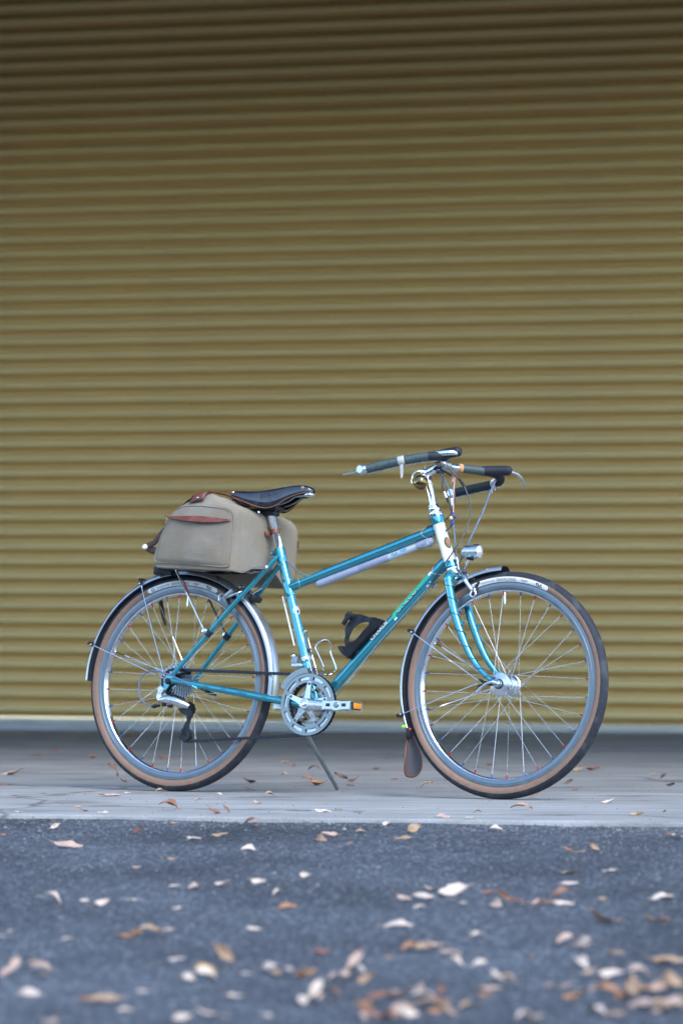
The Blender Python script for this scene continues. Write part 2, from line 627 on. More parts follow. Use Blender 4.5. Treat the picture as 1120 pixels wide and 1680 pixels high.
def text_mesh(body, size, mapper, name, material, parent, extrude=0.0, bold=0.0, shear=0.0, xs=1.0):
    """Lettering as flat print: outline mesh of the words, each vertex laid on a surface by mapper(x, y)."""
    cu = bpy.data.curves.new(name, 'FONT')
    cu.body = body
    cu.size = size
    cu.offset = bold
    cu.shear = shear
    cu.resolution_u = 3
    ob = bpy.data.objects.new(name + "_tmp", cu)
    col.objects.link(ob)
    bpy.context.view_layer.update()
    dg = bpy.context.evaluated_depsgraph_get()
    me = bpy.data.meshes.new_from_object(ob.evaluated_get(dg))
    bpy.data.objects.remove(ob)
    bpy.data.curves.remove(cu)
    bm = bmesh.new()
    bm.from_mesh(me)
    bmesh.ops.triangulate(bm, faces=bm.faces[:])
    for _ in range(2):
        long = [e for e in bm.edges if e.calc_length() > size * 0.22]
        if long:
            bmesh.ops.subdivide_edges(bm, edges=long, cuts=1, use_grid_fill=False)
            bmesh.ops.triangulate(bm, faces=bm.faces[:])
    for v in bm.verts:
        v.co = mapper(v.co.x * xs, v.co.y)
    bm.to_mesh(me)
    bm.free()
    me.materials.clear()
    me.materials.append(MATS[material])
    o = bpy.data.objects.new(name, me)
    col.objects.link(o)
    o.parent = parent
    return o


# ------------------------------------------------------------------ the place: ground, building, door
BETA = rad(15)
AX = Vector((math.cos(BETA), -math.sin(BETA), 0))      # along the wall, to the right
NV = Vector((-math.sin(BETA), -math.cos(BETA), 0))     # out from the wall, towards the road
EDGE = Vector((0, 9.18, 0))                            # where slab and road meet, straight ahead


def B(a, n, z=0.0):
    return EDGE + AX * a + NV * n + Vector((0, 0, z))


DOOR_N = -9.50
DOOR_A = -2.54


def ground_z(x, y):
    n = (Vector((x, y, 0)) - EDGE).dot(NV)
    if n < 0:
        return 0.0
    return -0.012 - 0.04 * min(n, 6.0)


def make_road():
    mb = MB()
    ns = [-0.01, 0.0, 0.02, 0.05] + [0.1 * i for i in range(1, 45)] + [5, 6, 8, 12, 20, 40, 90, 250]
    as_ = [-250, -90, -40, -15, -6, -3] + [-2 + 0.1 * i for i in range(41)] + [3, 6, 15, 40, 90, 250]
    for n in ns:
        for a in as_:
            z = -0.012 - 0.04 * max(0, min(n, 6.0))
            if n < 6 and abs(a) < 4:
                z += 0.0035 * noise.noise(Vector((a * 2.3, n * 2.3, 0))) + 0.002 * noise.noise(Vector((a * 9, n * 9, 4)))
            mb.v.append(tuple(B(a, n, z)))
    m = len(as_)
    for i in range(len(ns) - 1):
        for j in range(m - 1):
            mb.f.append((i * m + j, i * m + j + 1, (i + 1) * m + j + 1, (i + 1) * m + j))
            mb.m.append(0)
    o = mb.build("road", "asphalt")
    tag(o, kind="structure")
    return o


make_road()


def make_slab(name, n0, n1, seed, material="concrete"):
    """Concrete slab from n0 to n1 with softly broken long edges."""
    mb = MB()
    as_ = [-40, -12, -4] + [-2 + 0.04 * i for i in range(101)] + [4, 12, 40]
    rows = []
    for a in as_:
        j0 = 0.004 * noise.noise(Vector((a * 7, seed, 0))) + 0.002 * noise.noise(Vector((a * 31, seed, 2)))
        j1 = 0.016 * noise.noise(Vector((a * 5, seed, 7))) + 0.010 * noise.noise(Vector((a * 27, seed, 5)))
        prof = [(n0 + j0, -0.2), (n0 + j0, -0.006), (n0 + j0 + 0.006, 0.0), (n1 + j1 - 0.010, 0.0), (n1 + j1 - 0.002, -0.004), (n1 + j1, -0.012), (n1 + j1, -0.2)]
        rows.append([B(a, n, z) for n, z in prof])
    m = len(rows[0])
    for r in rows:
        mb.v += [tuple(p) for p in r]
    for i in range(len(rows) - 1):
        for j in range(m - 1):
            mb.f.append((i * m + j, i * m + j + 1, (i + 1) * m + j + 1, (i + 1) * m + j))
            mb.m.append(0)
    o = mb.build(name, material, angle=25)
    tag(o, kind="structure")
    return o


make_slab("pavement", -1.815, 0.0, 1.0)
make_slab("pavement_floor", DOOR_N - 3.0, -1.828, 9.0, "shaded_concrete")
jb = MB()
jb.add([B(-40, -1.9, -0.012), B(40, -1.9, -0.012), B(40, -1.75, -0.012), B(-40, -1.75, -0.012)], [(0, 1, 2, 3)])
tag(jb.build("pavement_joint", "concrete"), kind="structure")

# added bank, unseen behind the viewer, blocks low sky to darken the upper door
mb = MB()
ba = [-160 + 4 * i for i in range(81)]
bn_ = [(34, -0.3), (37, 2.8), (40, 5.4), (44, 7.2), (52, 8.0), (70, 7.2), (100, 4.4)]
for a in ba:
    for n, z in bn_:
        k = 1 + 0.28 * noise.noise(Vector((a * 0.09, n * 0.05, 3))) + 0.15 * noise.noise(Vector((a * 0.4, n * 0.3, 8)))
        mb.v.append(tuple(B(a, n + 1.5 * noise.noise(Vector((a * 0.1, z, 1))), z * k if z > 0 else z)))
for i in range(len(ba) - 1):
    for j in range(len(bn_) - 1):
        q = len(bn_)
        mb.f.append((i * q + j, (i + 1) * q + j, (i + 1) * q + j + 1, i * q + j + 1))
        mb.m.append(0)
tag(mb.build("added_sky_blocker", "blocker_green"), kind="structure")

# roller door: its curved slats are laid one above the other
DOOR_TILT = rad(0.42)
door = empty("roller_door", loc=B(DOOR_A, DOOR_N, 0))
door.rotation_euler = (0, DOOR_TILT, -BETA)     # local x along the wall, -y outwards
tag(door, "wide khaki roller door of horizontal curved slats closed behind the bicycle", "door")
PITCH = 0.0801
SL_W = 6.4
prof = []
# a proud rounded face above a deep curled joint
for (t, d) in ((0.0, 0.024), (0.03, 0.042), (0.10, 0.046), (0.17, 0.038), (0.23, 0.018), (0.29, 0.0), (0.36, -0.012), (0.45, -0.019), (0.56, -0.0225), (0.67, -0.0215), (0.76, -0.016), (0.84, -0.006), (0.91, 0.008), (0.97, 0.020), (1.0, 0.024)):
    prof.append((d, t * PITCH))
smb = MB()
xs_ = [-SL_W / 2 + SL_W * i / 24 for i in range(25)]
for x in xs_:
    for (y, z) in prof:
        smb.v.append((x, y, z))
m = len(prof)
for i in range(len(xs_) - 1):
    for j in range(m - 1):
        smb.f.append((i * m + j, (i + 1) * m + j, (i + 1) * m + j + 1, i * m + j + 1))
        smb.m.append(0)
slat0 = smb.build("slat", "door_paint", door, angle=50)
z0 = 0.136 - PITCH
slat0.location = (0, 0, z0)
for i in range(1, 51):
    s = share("slat", slat0, door)
    s.location = (0.0, 0.0015 * noise.noise(Vector((i * 3.1, 0, 0))), z0 + PITCH * i)
    s.rotation_euler = (rad(0.2) * noise.noise(Vector((i * 1.7, 5, 0))), 0, 0)
bb = MB()
bb.box((0, 0.004, z0 - 0.020), SL_W, 0.03, 0.034, bev=0.004)
bb.box((0, -0.018, z0 - 0.034), SL_W, 0.05, 0.006, bev=0.002)
bb.build("bottom_bar", "bottom_bar_metal", door, angle=30)

# building around the door: piers, lintel and a deep canopy overhead
bld = empty("building", loc=B(DOOR_A, DOOR_N, 0))
bld.rotation_euler = (0, 0, -BETA)
tag(bld, "warehouse wall with deep canopy round the khaki roller door", "building")
wb = MB()
wb.box((-8.0, 0.25, 2.6), 9.7, 0.3, 5.4)
wb.build("pier", "wall_paint", bld)
wb = MB()
wb.box((8.0, 0.25, 2.6), 9.7, 0.3, 5.4)
wb.build("pier", "wall_paint", bld)
wb = MB()
wb.box((0, 0.25, 4.75), 6.3, 0.3, 1.4)
wb.build("lintel", "wall_paint", bld)
CAN_Z, CAN_OUT, CAN_L, CAN_R = 4.09, 7.7, -18.0, 8.0
cb = MB()
cb.box(((CAN_L + CAN_R) / 2, 0.1 - CAN_OUT / 2, CAN_Z + 0.15), CAN_R - CAN_L, CAN_OUT, 0.3)
cb.build("canopy", "soffit_paint", bld)

# ------------------------------------------------------------------ the bicycle
PSI, LEAN = rad(31.242), rad(5.5)
BIKE_M = Matrix.Translation((-0.506406, 10.902958, 0.00075)) @ Matrix.Rotation(-PSI, 4, 'Z') @ Matrix.Rotation(-LEAN, 4, 'X')
bike = empty("bicycle")
bike.matrix_world = BIKE_M
tag(bike, "teal touring bicycle with tan wall tyres leaning on its kickstand before the roller door", "bicycle")
WB_ = 1.1279
RW = 0.33
BBU, BBV = 0.4915, 0.2648

# --- frame tubes
def ftube(name, a, b, r, n=20, mats="teal_paint"):
    return MB().tube([P(*a), P(*b)] if not isinstance(a, list) else a, r, n).build(name, mats, bike)


ST_T, ST_B = (0.3322, 0.7330), (BBU, BBV)
TT_S, TT_H = (0.3660, 0.6190), (0.8800, 0.7905)
DT_H = (0.9180, 0.6995)
HT_T, HT_B = (0.8722, 0.8222), (0.9316, 0.6732)


def along(a, b, t):
    return (a[0] + (b[0] - a[0]) * t, a[1] + (b[1] - a[1]) * t)


seat_tube = MB().tube([P(*ST_B), P(*ST_T)], 0.0146, 24).build("seat_tube", "teal_paint", bike)
top_tube = MB().tube([P(*TT_S), P(*TT_H)], 0.0142, 24).build("top_tube", "teal_paint", bike)
down_tube = MB().tube([P(BBU, BBV), P(*DT_H)], 0.0162, 24).build("down_tube", "teal_paint", bike)

hd = (P(*HT_T) - P(*HT_B)).normalized()      # steering axis, upwards
ht0 = P(*HT_B)
hl = (P(*HT_T) - P(*HT_B)).length
mb = MB()
mb.lathe([(0.0001, 0.0), (0.0205, 0.0), (0.0212, 0.003), (0.0205, 0.010), (0.0195, 0.014), (0.0193, 0.020)], ht0, hd, 28, mi=0)
mb.lathe([(0.0193, 0.020), (0.0188, 0.035), (0.0180, 0.06), (0.0178, hl - 0.045), (0.0184, hl - 0.022)], ht0, hd, 28, mi=1)
mb.lathe([(0.0184, hl - 0.022), (0.0196, hl - 0.020), (0.0200, hl - 0.010), (0.0212, hl - 0.004), (0.0212, hl + 0.002), (0.0001, hl + 0.002)], ht0, hd, 28, mi=0)
head_tube = mb.build("head_tube", ["teal_paint", "cream_paint"], bike)

# lugs with pale lining where the tubes meet
def lug(name, a, b, r, l, seed=0):
    """Socket round the end of a tube with two pointed tips and a lined edge."""
    a, b = P(*a), P(*b)
    d = (b - a).normalized()
    s = d.cross(Vector((0, 1, 0))).normalized()
    t = Vector((0, 1, 0))
    n = 28
    mb_ = MB()
    vs_, fs = [], []
    edge = []
    for k in range(4):
        for j in range(n):
            ang = 2 * math.pi * j / n
            tip = l * (0.62 + 0.38 * abs(math.cos(ang)) ** 3)
            q = (-0.35, 0.3, 0.92, 1.0)[k]
            rr = r + (0.0016, 0.0016, 0.0012, 0.0)[k]
            p_ = a + d * (tip * q if q > 0 else l * q) + (t * math.cos(ang) + s * math.sin(ang)) * rr
            vs_.append(p_)
            if k == 2:
                edge.append(p_ + (t * math.cos(ang) + s * math.sin(ang)) * 0.0005)
    for k in range(3):
        for j in range(n):
            fs.append((k * n + j, k * n + (j + 1) % n, (k + 1) * n + (j + 1) % n, (k + 1) * n + j))
    mb_.add(vs_, fs, 0)
    mb_.tube(edge, 0.00038, 5, mi=1, closed=True)
    return mb_.build(name, ["teal_paint", "cream_paint"], bike)


lug("lug", along(TT_S, TT_H, 0.055), TT_H, 0.0143, 0.026)
lug("lug", along(TT_H, TT_S, 0.045), TT_S, 0.0143, 0.030)
lug("lug", along(DT_H, (BBU, BBV), 0.045), (BBU, BBV), 0.0163, 0.034)
lug("lug", along(ST_T, ST_B, 0.03), ST_B, 0.0148, 0.036)
lug("lug", along(ST_T, ST_B, 0.225), ST_T, 0.0148, 0.022)
lug("lug", along(ST_T, ST_B, 0.26), ST_B, 0.0148, 0.026)
# bottom bracket shell and seat binder
mb = MB()
mb.lathe([(0.0001, -0.036), (0.016, -0.036), (0.021, -0.034), (0.021, 0.034), (0.016, 0.036), (0.0001, 0.036)], P(BBU, BBV), (0, 1, 0), 28)
mb.build("bottom_bracket", "teal_paint", bike)
mb = MB()
mb.lathe([(0.0148, -0.016), (0.0172, -0.015), (0.0172, 0.006), (0.0150, 0.008)], P(*ST_T), (P(*ST_T) - P(*ST_B)), 24)
mb.tube([P(0.308, 0.724, 0.012), P(0.308, 0.724, -0.012)], 0.0062, 14)
mb.tube([P(0.308, 0.724, 0.0), P(0.322, 0.728, 0.0)], 0.0075, 12)
mb.tube([P(0.308, 0.724, 0.0145), P(0.308, 0.724, -0.0145)], 0.0034, 10, mi=1)
mb.build("seat_binder", ["teal_paint", "chrome"], bike)
for s in (1, -1):
    mb = MB()
    mb.tube([P(0.338, 0.716, 0.0165 * s), P(0.325, 0.700, 0.021 * s), P(0.20, 0.5618, 0.043 * s), P(0.012, 0.352, 0.064 * s)], [0.0072, 0.0084, 0.0084, 0.0070], 16)
    mb.build("seat_stay", "teal_paint", bike)
    mb = MB()
    mb.tube([P(0.008, 0.3335, 0.0655 * s), P(0.12, 0.3165, 0.060 * s), P(0.30, 0.2892, 0.0405 * s), P(BBU - 0.02, 0.263, 0.030 * s)], [0.0072, 0.0098, 0.0115, 0.0115], 18)
    mb.build("chain_stay", "teal_paint", bike)
    mb = MB()
    out = [(-0.016, 0.318), (-0.012, 0.340), (0.0, 0.349), (0.014, 0.356), (0.020, 0.350), (0.016, 0.339), (0.022, 0.333), (0.018, 0.325), (0.004, 0.322), (-0.006, 0.306), (-0.024, 0.296), (-0.030, 0.306), (-0.020, 0.311)]
    mb.prism(out, 0.0625 * s, 0.0675 * s)
    mb.build("dropout", "teal_paint", bike)
# stay bridge
MB().tube([P(0.215, 0.592, 0.036), P(0.215, 0.592, -0.036)], 0.0065, 12).build("bridge", "teal_paint", bike)

# --- lettering on the frame
dd = (P(*DT_H) - P(BBU, BBV))
dl = dd.length
dd.normalize()
dn = Vector((0, -1, 0))                       # towards the drive side
du = dd.cross(dn)                             # towards the upper edge of the tube
if du.z < 0:
    du = -du


def on_down_tube(s0, a0, r=0.0162):
    def f(x, y, lift=0.0006):
        a = a0 + y / r
        return P(BBU, BBV) + dd * (s0 + x) + (dn * math.cos(a) + du * math.sin(a)) * (r + lift)
    return f


def sdt(u):
    return (P(u, BBV + (u - BBU) * (DT_H[1] - BBV) / (DT_H[0] - BBU)) - P(BBU, BBV)).length


a_l = rad(3)
text_mesh("CHARLIE", 0.0172, on_down_tube(sdt(0.680) - 0.0005, a_l - 0.04, 0.0161), "lettering", "decal_black", bike, bold=0.0009, xs=1.12)
text_mesh("CHARLIE", 0.0172, on_down_tube(sdt(0.680), a_l, 0.0164), "lettering", "decal_white", bike, bold=0.0003, xs=1.12)
mb = MB()
rows = 5
st, en = sdt(0.752), sdt(0.876)
fpt = on_down_tube(0, 0, 0.0162)
for i in range(25):
    for j in range(rows):
        mb.v.append(tuple(fpt(st + (en - st) * i / 24, 0.0162 * rad(9 + 30 * j / (rows - 1)), 0.0009)))
for i in range(24):
    for j in range(rows - 1):
        mb.f.append((i * rows + j, (i + 1) * rows + j, (i + 1) * rows + j + 1, i * rows + j + 1))
        mb.m.append(0 if i < 22 else 1)
# hooked foot of the green band round the near side
o0 = len(mb.v)
for i in range(3):
    for j in range(9):
        mb.v.append(tuple(fpt(st - 0.002 + 0.006 * i - 0.006 * j / 8, 0.0162 * rad(22 - 62 * j / 8), 0.0009)))
for i in range(2):
    for j in range(8):
        mb.f.append((o0 + i * 9 + j, o0 + (i + 1) * 9 + j, o0 + (i + 1) * 9 + j + 1, o0 + i * 9 + j + 1))
        mb.m.append(0 if j < 6 else 1)
mb.build("green_band", ["decal_green", "decal_white"], bike)
text_mesh("GALLOP", 0.0235, on_down_tube(st + 0.012, rad(-7), 0.0161), "lettering", "decal_black", bike, bold=0.0008, xs=1.25)
text_mesh("GALLOP", 0.0235, on_down_tube(st + 0.0127, rad(-5), 0.0163), "lettering", "decal_white", bike, bold=-0.0004, xs=1.25)
sd = (P(*ST_T) - P(*ST_B)).normalized()
sf = Vector((0, -1, 0)).cross(sd)
if sf.x < 0:
    sf = -sf


def on_seat_tube(s0, a0):
    def f(x, y):
        a = a0 + x / 0.0146
        return P(*ST_B) + sd * (s0 + y) + (Vector((0, -1, 0)) * math.cos(a) + sf * math.sin(a)) * 0.0153
    return f


s_logo = (P(0.398, 0.548) - P(*ST_B)).length
fl = on_seat_tube(s_logo, rad(62))
ring = [fl(0.0105 * math.cos(a), 0.0125 * math.sin(a)) for a in [2 * math.pi * i / 28 for i in range(28)]]
mb = MB().tube(ring, 0.0010, 6, closed=True)
mb.tube([fl(-0.0015 + 0.004 * math.cos(a), 0.004 + 0.004 * math.sin(a)) for a in [2 * math.pi * i / 14 for i in range(14)]], 0.0018, 6, closed=True)
mb.build("round_emblem", "decal_white", bike)
text_mesh("R.", 0.016, on_seat_tube(s_logo - 0.006, rad(55)), "lettering", "decal_black", bike, bold=0.0004)
# small dark print along the chain stay and a faint line on the top tube
cs0, cs1 = P(0.12, 0.3165, 0.0605), P(0.40, 0.2743, 0.0355)
cd = (cs1 - cs0).normalized()


def on_chain_stay(s0):
    def f(x, y):
        k = min(1.0, (s0 + x) / (cs1 - cs0).length)
        r = 0.0100 + 0.0018 * k
        a = y / r
        return cs0 + cd * (s0 + x) + Vector((0, -1, 0)) * math.cos(a) * (r + 0.0012) + Vector((0, 0, 1)) * math.sin(a) * (r + 0.0012)
    return f


for s_, tx in ((0.01, "x x"), (0.07, "x x"), (0.125, "x & x o"), (0.21, "x x")):
    text_mesh(tx, 0.011, on_chain_stay(s_), "print", "decal_navy", bike)
td = (P(*TT_H) - P(*TT_S)).normalized()
tu = td.cross(Vector((0, -1, 0)))
if tu.z < 0:
    tu = -tu
text_mesh("R i v e n d e l l", 0.0085, lambda x, y: P(*TT_S) + td * (0.045 + x) + (Vector((0, -1, 0)) * math.cos(0.5 + y / 0.0142) + tu * math.sin(0.5 + y / 0.0142)) * 0.0148,
          "print", "cream_paint", bike, bold=-0.0002)

# head badge and cable guide
mb = MB()
bn = Vector((0, -1, 0)).cross(hd)
if bn.x < 0:
    bn = -bn
for rr, mi_ in ((1.0, 0), (0.72, 1), (0.45, 2)):
    base = []
    for i in range(20):
        a = 2 * math.pi * i / 20
        xx, yy = 0.010 * rr * math.cos(a), 0.019 * rr * math.sin(a)
        an = rad(58) - xx / 0.018
        base.append(ht0 + hd * (hl * 0.46 + yy) + (Vector((0, -1, 0)) * math.cos(an) + bn * math.sin(an)) * (0.0194 + 0.0005 * mi_))
    mb.add(base, [tuple(range(20))], mi_)
mb.build("head_badge", ["brass", "badge_green", "badge_red"], bike)
mb = MB()
for s in (1, -1):
    mb.tube([P(0.8652, 0.630, 0.010 * s), P(0.8675, 0.6255, 0.021 * s)], [0.006, 0.0045], 12)
    mb.tube([P(0.860, 0.616, 0.016 * s), P(0.874, 0.632, 0.016 * s)], 0.0042, 12, mi=1)
mb.build("shifter_boss", ["teal_paint", "chrome"], bike)

# --- fork
fork = empty("fork", bike)
hb = P(*HT_B)
mb = MB()
mb.lathe([(0.0001, -0.004), (0.0185, -0.004), (0.0215, -0.006), (0.0215, -0.010), (0.0178, -0.013), (0.0195, -0.018), (0.0195, -0.024), (0.0001, -0.024)], hb + hd * 0.003, hd, 28)
mb.build("lower_headset", "chrome", fork)
mb = MB()
cr = P(0.9405, 0.6460)
for s in (1, -1):
    mb.tube(spline([cr + Vector((-0.002, 0, 0.006)), cr + Vector((0, -0.020 * s, 0.004)), P(0.9432, 0.6395, 0.038 * s), P(0.9478, 0.6240, 0.0455 * s)], 4), [0.0150, 0.0155, 0.0150, 0.0140], 16)
mb.tube([cr - hd * 0.010, cr + hd * 0.014], 0.0165, 16)
mb.build("fork_crown", "teal_paint", fork)
BL = [(0.9452, 0.6380, 0.0445), (0.9560, 0.5960, 0.0455), (0.9732, 0.5370, 0.046), (1.0020, 0.4690, 0.047), (1.0320, 0.4140, 0.048), (1.0660, 0.3725, 0.0495), (1.1010, 0.3440, 0.0505), (1.1180, 0.3350, 0.051)]
for s in (1, -1):
    mb = MB()
    pts = spline([P(u, v, w * s) for u, v, w in BL], 6)
    mb.tube(pts, [0.0128, 0.0126, 0.0120, 0.0112, 0.0100, 0.0086, 0.0074, 0.0066], 18)
    mb.tube([P(0.9450, 0.6395, 0.0445 * s), P(0.9470, 0.630, 0.0445 * s)], [0.0136, 0.0140], 18)
    mb.build("fork_blade", "teal_paint", fork)
    mb = MB()
    mb.prism([(1.108, 0.338), (1.118, 0.342), (1.130, 0.342), (1.139, 0.334), (1.137, 0.322), (1.128, 0.319), (1.117, 0.322)], 0.0485 * s, 0.0535 * s)
    mb.build("dropout", "teal_paint", fork)
    mb = MB()
    mb.tube([P(0.991, 0.500, 0.047 * s), P(1.003, 0.506, 0.049 * s)], [0.0046, 0.0040], 10)
    mb.tube([P(1.003, 0.500, 0.049 * s), P(1.006, 0.511, 0.049 * s)], 0.0046, 10)
    mb.build("lamp_eyelet", "teal_paint", fork)
# dynamo wire wound round the near blade
path = spline([P(u, v, w) for u, v, w in BL], 24)
rr_ = lerp_list([0.0128, 0.0126, 0.0120, 0.0112, 0.0100, 0.0086, 0.0074, 0.0066], len(path))
wire = []
for i, p_ in enumerate(path):
    t = (path[min(i + 1, len(path) - 1)] - path[max(i - 1, 0)]).normalized()
    sx_ = t.cross(Vector((0, 1, 0))).normalized()
    sy_ = sx_.cross(t)
    a = i / len(path) * 2 * math.pi * 9.5
    wire.append(p_ + (sx_ * math.cos(a) + sy_ * math.sin(a)) * (rr_[i] + 0.0010))
MB().tube(wire, 0.0011, 5).build("dynamo_wire", "cable_dark", fork)
# upper headset
mb = MB()
mb.lathe([(0.0001, 0.0), (0.0215, 0.0), (0.0222, 0.003), (0.0205, 0.006), (0.0212, 0.009), (0.0205, 0.013), (0.0165, 0.015), (0.0165, 0.019), (0.0172, 0.020), (0.0172, 0.031), (0.0160, 0.033), (0.0155, 0.037), (0.0125, 0.038)], P(*HT_T) + hd * 0.003, hd, 28)
mb.build("upper_headset", "chrome", fork)

# --- wheels
def make_wheel(u, hub_kind):
    wh = empty("wheel", bike, (u, 0, RW))
    # tyre: round casing, tan walls, dark tread crown with worn shoulder
    R0, a_ = 0.3105, 0.0195
    prof_, mis = [], []
    nn = 40
    for i in range(nn):
        t = 2 * math.pi * (i + 0.5) / nn
        r, h = R0 + a_ * math.cos(t), a_ * math.sin(t)
        if r > 0.3165:
            r += 0.0004
        prof_.append((r, h))
    for i in range(nn):
        rm = (prof_[i][0] + prof_[(i + 1) % nn][0]) / 2
        mis.append(0 if rm > 0.3163 else 1)
    MB().lathe(prof_, n=160, closed=True, mis=mis).build("tyre", ["tyre_tread", "tyre_tan"], wh, angle=60)
    rp = [(0.2985, -0.0125), (0.2988, -0.0138), (0.2970, -0.0142), (0.2885, -0.0142), (0.2878, -0.0136), (0.2871, -0.0141), (0.2795, -0.0138), (0.2760, -0.0128), (0.2728, -0.0100), (0.2715, -0.005), (0.2712, 0.0),
          (0.2715, 0.005), (0.2728, 0.0100), (0.2760, 0.0128), (0.2795, 0.0138), (0.2871, 0.0141), (0.2878, 0.0136), (0.2885, 0.0142), (0.2970, 0.0142), (0.2988, 0.0138), (0.2985, 0.0125), (0.290, 0.010), (0.290, -0.010)]
    rm_ = [0] * len(rp)
    for j in range(7, 13):
        rm_[j] = 1
    MB().lathe(rp, n=160, closed=True, mis=rm_).build("rim", ["rim_metal", "rim_polished"], wh, angle=35)
    # spokes, crossed three times, red nipples on the drive side and blue on the other
    frad, fw = (0.0300, 0.0275) if hub_kind == 'front' else (0.0270, 0.0270)
    protos = {}
    k = 0
    for side in (0, 1):
        w_s = (fw if side == 0 else -fw)
        if hub_kind == 'rear' and side == 0:
            w_s = 0.018
        for i in range(16):
            th = rad(22.5 * i + (11.25 if side else 0) + 4)
            ph = th + rad(67.5 if i % 2 == 0 else -67.5)
            ho = (0.0022 if i % 2 == 0 else -0.0022)
            a = Vector((frad * math.cos(th), -(w_s + ho), frad * math.sin(th)))
            b = Vector((0.2722 * math.cos(ph), -(0.0035 if side == 0 else -0.0035), 0.2722 * math.sin(ph)))
            d = (b - a)
            ln = d.length
            key = round(ln, 4)
            if key not in protos:
                mbs = MB()
                mbs.tube([Vector((0, 0, 0)), Vector((0, 0, ln - 0.008))], 0.00082, 6, mi=0)
                mbs.tube([Vector((0, 0, ln - 0.0115)), Vector((0, 0, ln + 0.001))], [0.0020, 0.0024], 7, mi=1)
                me_a = mbs.build("spoke", ["spoke_steel", "nipple_red"], wh)
                mbs2 = MB()
                mbs2.v, mbs2.f, mbs2.m = list(mbs.v), list(mbs.f), list(mbs.m)
                me_b = mbs2.build("spoke", ["spoke_steel", "nipple_blue"], wh)
                protos[key] = [me_a.data, me_b.data]
                bpy.data.objects.remove(me_a)
                bpy.data.objects.remove(me_b)
            o = bpy.data.objects.new("spoke", protos[key][side])
            col.objects.link(o)
            o.parent = wh
            q = d.to_track_quat('Z', 'Y')
            o.matrix_local = Matrix.Translation(a) @ q.to_matrix().to_4x4()
            k += 1
    # hub
    mb_ = MB()
    if hub_kind == 'front':
        pr = [(0.0001, -0.051), (0.0105, -0.051), (0.0125, -0.046), (0.0125, -0.041), (0.0200, -0.038), (0.0330, -0.034), (0.0340, -0.031), (0.0340, -0.0275), (0.0315, -0.025),
              (0.0315, -0.018), (0.0300, -0.016), (0.0315, -0.013), (0.0300, -0.010), (0.0315, -0.007), (0.0300, -0.004), (0.0315, -0.001), (0.0300, 0.003), (0.0315, 0.006), (0.0300, 0.010), (0.0315, 0.014),
              (0.0315, 0.025), (0.0340, 0.0275), (0.0340, 0.031), (0.0330, 0.034), (0.020, 0.038), (0.0125, 0.041), (0.0105, 0.051), (0.0001, 0.051)]
        mb_.lathe(pr, n=40)
        mb_.build("hub", "aluminium", wh, angle=30)
        mb2 = MB()
        mb2.lathe([(0.0115, -0.047), (0.0150, -0.045), (0.0150, -0.041), (0.0120, -0.0395)], n=28)
        mb2.build("hub_seal", "black_rubber", wh)
    else:
        pr = [(0.0001, -0.066), (0.0085, -0.066), (0.0085, -0.055), (0.0170, -0.052), (0.0170, -0.020), (0.0300, -0.0195), (0.0310, -0.0165), (0.0170, -0.013), (0.0150, 0.0),
              (0.0170, 0.018), (0.0300, 0.024), (0.0310, 0.028), (0.0290, 0.030), (0.0180, 0.034), (0.0120, 0.05), (0.0085, 0.066), (0.0001, 0.066)]
        mb_.lathe(pr, n=36)
        mb_.build("hub", "aluminium", wh, angle=30)
    # axle nuts / quick release
    wn_ = 0.0535 if hub_kind == 'front' else 0.068
    for s in (1, -1):
        mb3 = MB().lathe([(0.0001, 0.0), (0.0095, 0.0), (0.0095, 0.006), (0.0070, 0.011), (0.0001, 0.012)], (0, -s * wn_, 0), (0, -s, 0), 20)
        mb3.build("axle_nut", "chrome" if hub_kind == 'front' else "black_plastic", wh)
    # valve
    av = rad(93.5) if hub_kind == 'front' else rad(88)
    dv = Vector((math.cos(av), 0, math.sin(av)))
    MB().tube([dv * 0.274, dv * 0.262, dv * 0.2615, dv * 0.240, dv * 0.2395, dv * 0.236], [0.0030, 0.0030, 0.0024, 0.0024, 0.0016, 0.0016], 8).build("valve", "chrome", wh)
    # pale maker's panel on the near side wall, with its print
    a_c = rad(88.5) if hub_kind == 'front' else rad(90)
    half = rad(24.5)

    def on_wall(x, y, lift=0.0006):
        """x: along the arc (clockwise), y: height outwards from r=0.2985 on the torus surface."""
        an = a_c - x / 0.307
        rr = 0.2995 + y
        ca = max(-1.0, min(1.0, (rr - R0) / a_))
        t = math.acos(ca)
        r_ = R0 + (a_ + lift) * math.cos(t)
        h_ = -(a_ + lift) * math.sin(t)
        return Vector((r_ * math.cos(an), h_, r_ * math.sin(an)))
    ml = MB()
    L_ = half * 0.307
    HH = 0.0135
    nx, ny = 72, 6
    for i in range(nx + 1):
        x = -L_ + 2 * L_ * i / nx
        e = min(1.0, (L_ - abs(x)) / 0.006)
        hh = HH / 2 * math.sqrt(max(0.02, 1 - (1 - e) ** 2))
        for j in range(ny + 1):
            ml.v.append(tuple(on_wall(x, HH / 2 + 0.0005 + hh * (2 * j / ny - 1))))
    for i in range(nx):
        for j in range(ny):
            ml.f.append((i * (ny + 1) + j, (i + 1) * (ny + 1) + j, (i + 1) * (ny + 1) + j + 1, i * (ny + 1) + j + 1))
            ml.m.append(0)
    ml.build("tyre_label", "tyre_label", wh)
    txt = [("PANARACER", 0.0085, -0.098, 0.0035, "decal_grey", 1.0, 0.0), ("GRAVELKING", 0.0115, -0.044, 0.0030, "decal_grey", 0.95, 0.0002),
           ("650x38B", 0.0055, 0.038, 0.0058, "decal_black", 1.1, 0.0), ("38-584", 0.0040, 0.042, 0.0025, "decal_grey", 1.1, 0.0), ("TLC", 0.0105, 0.088, 0.0030, "decal_black", 1.15, 0.0006)]
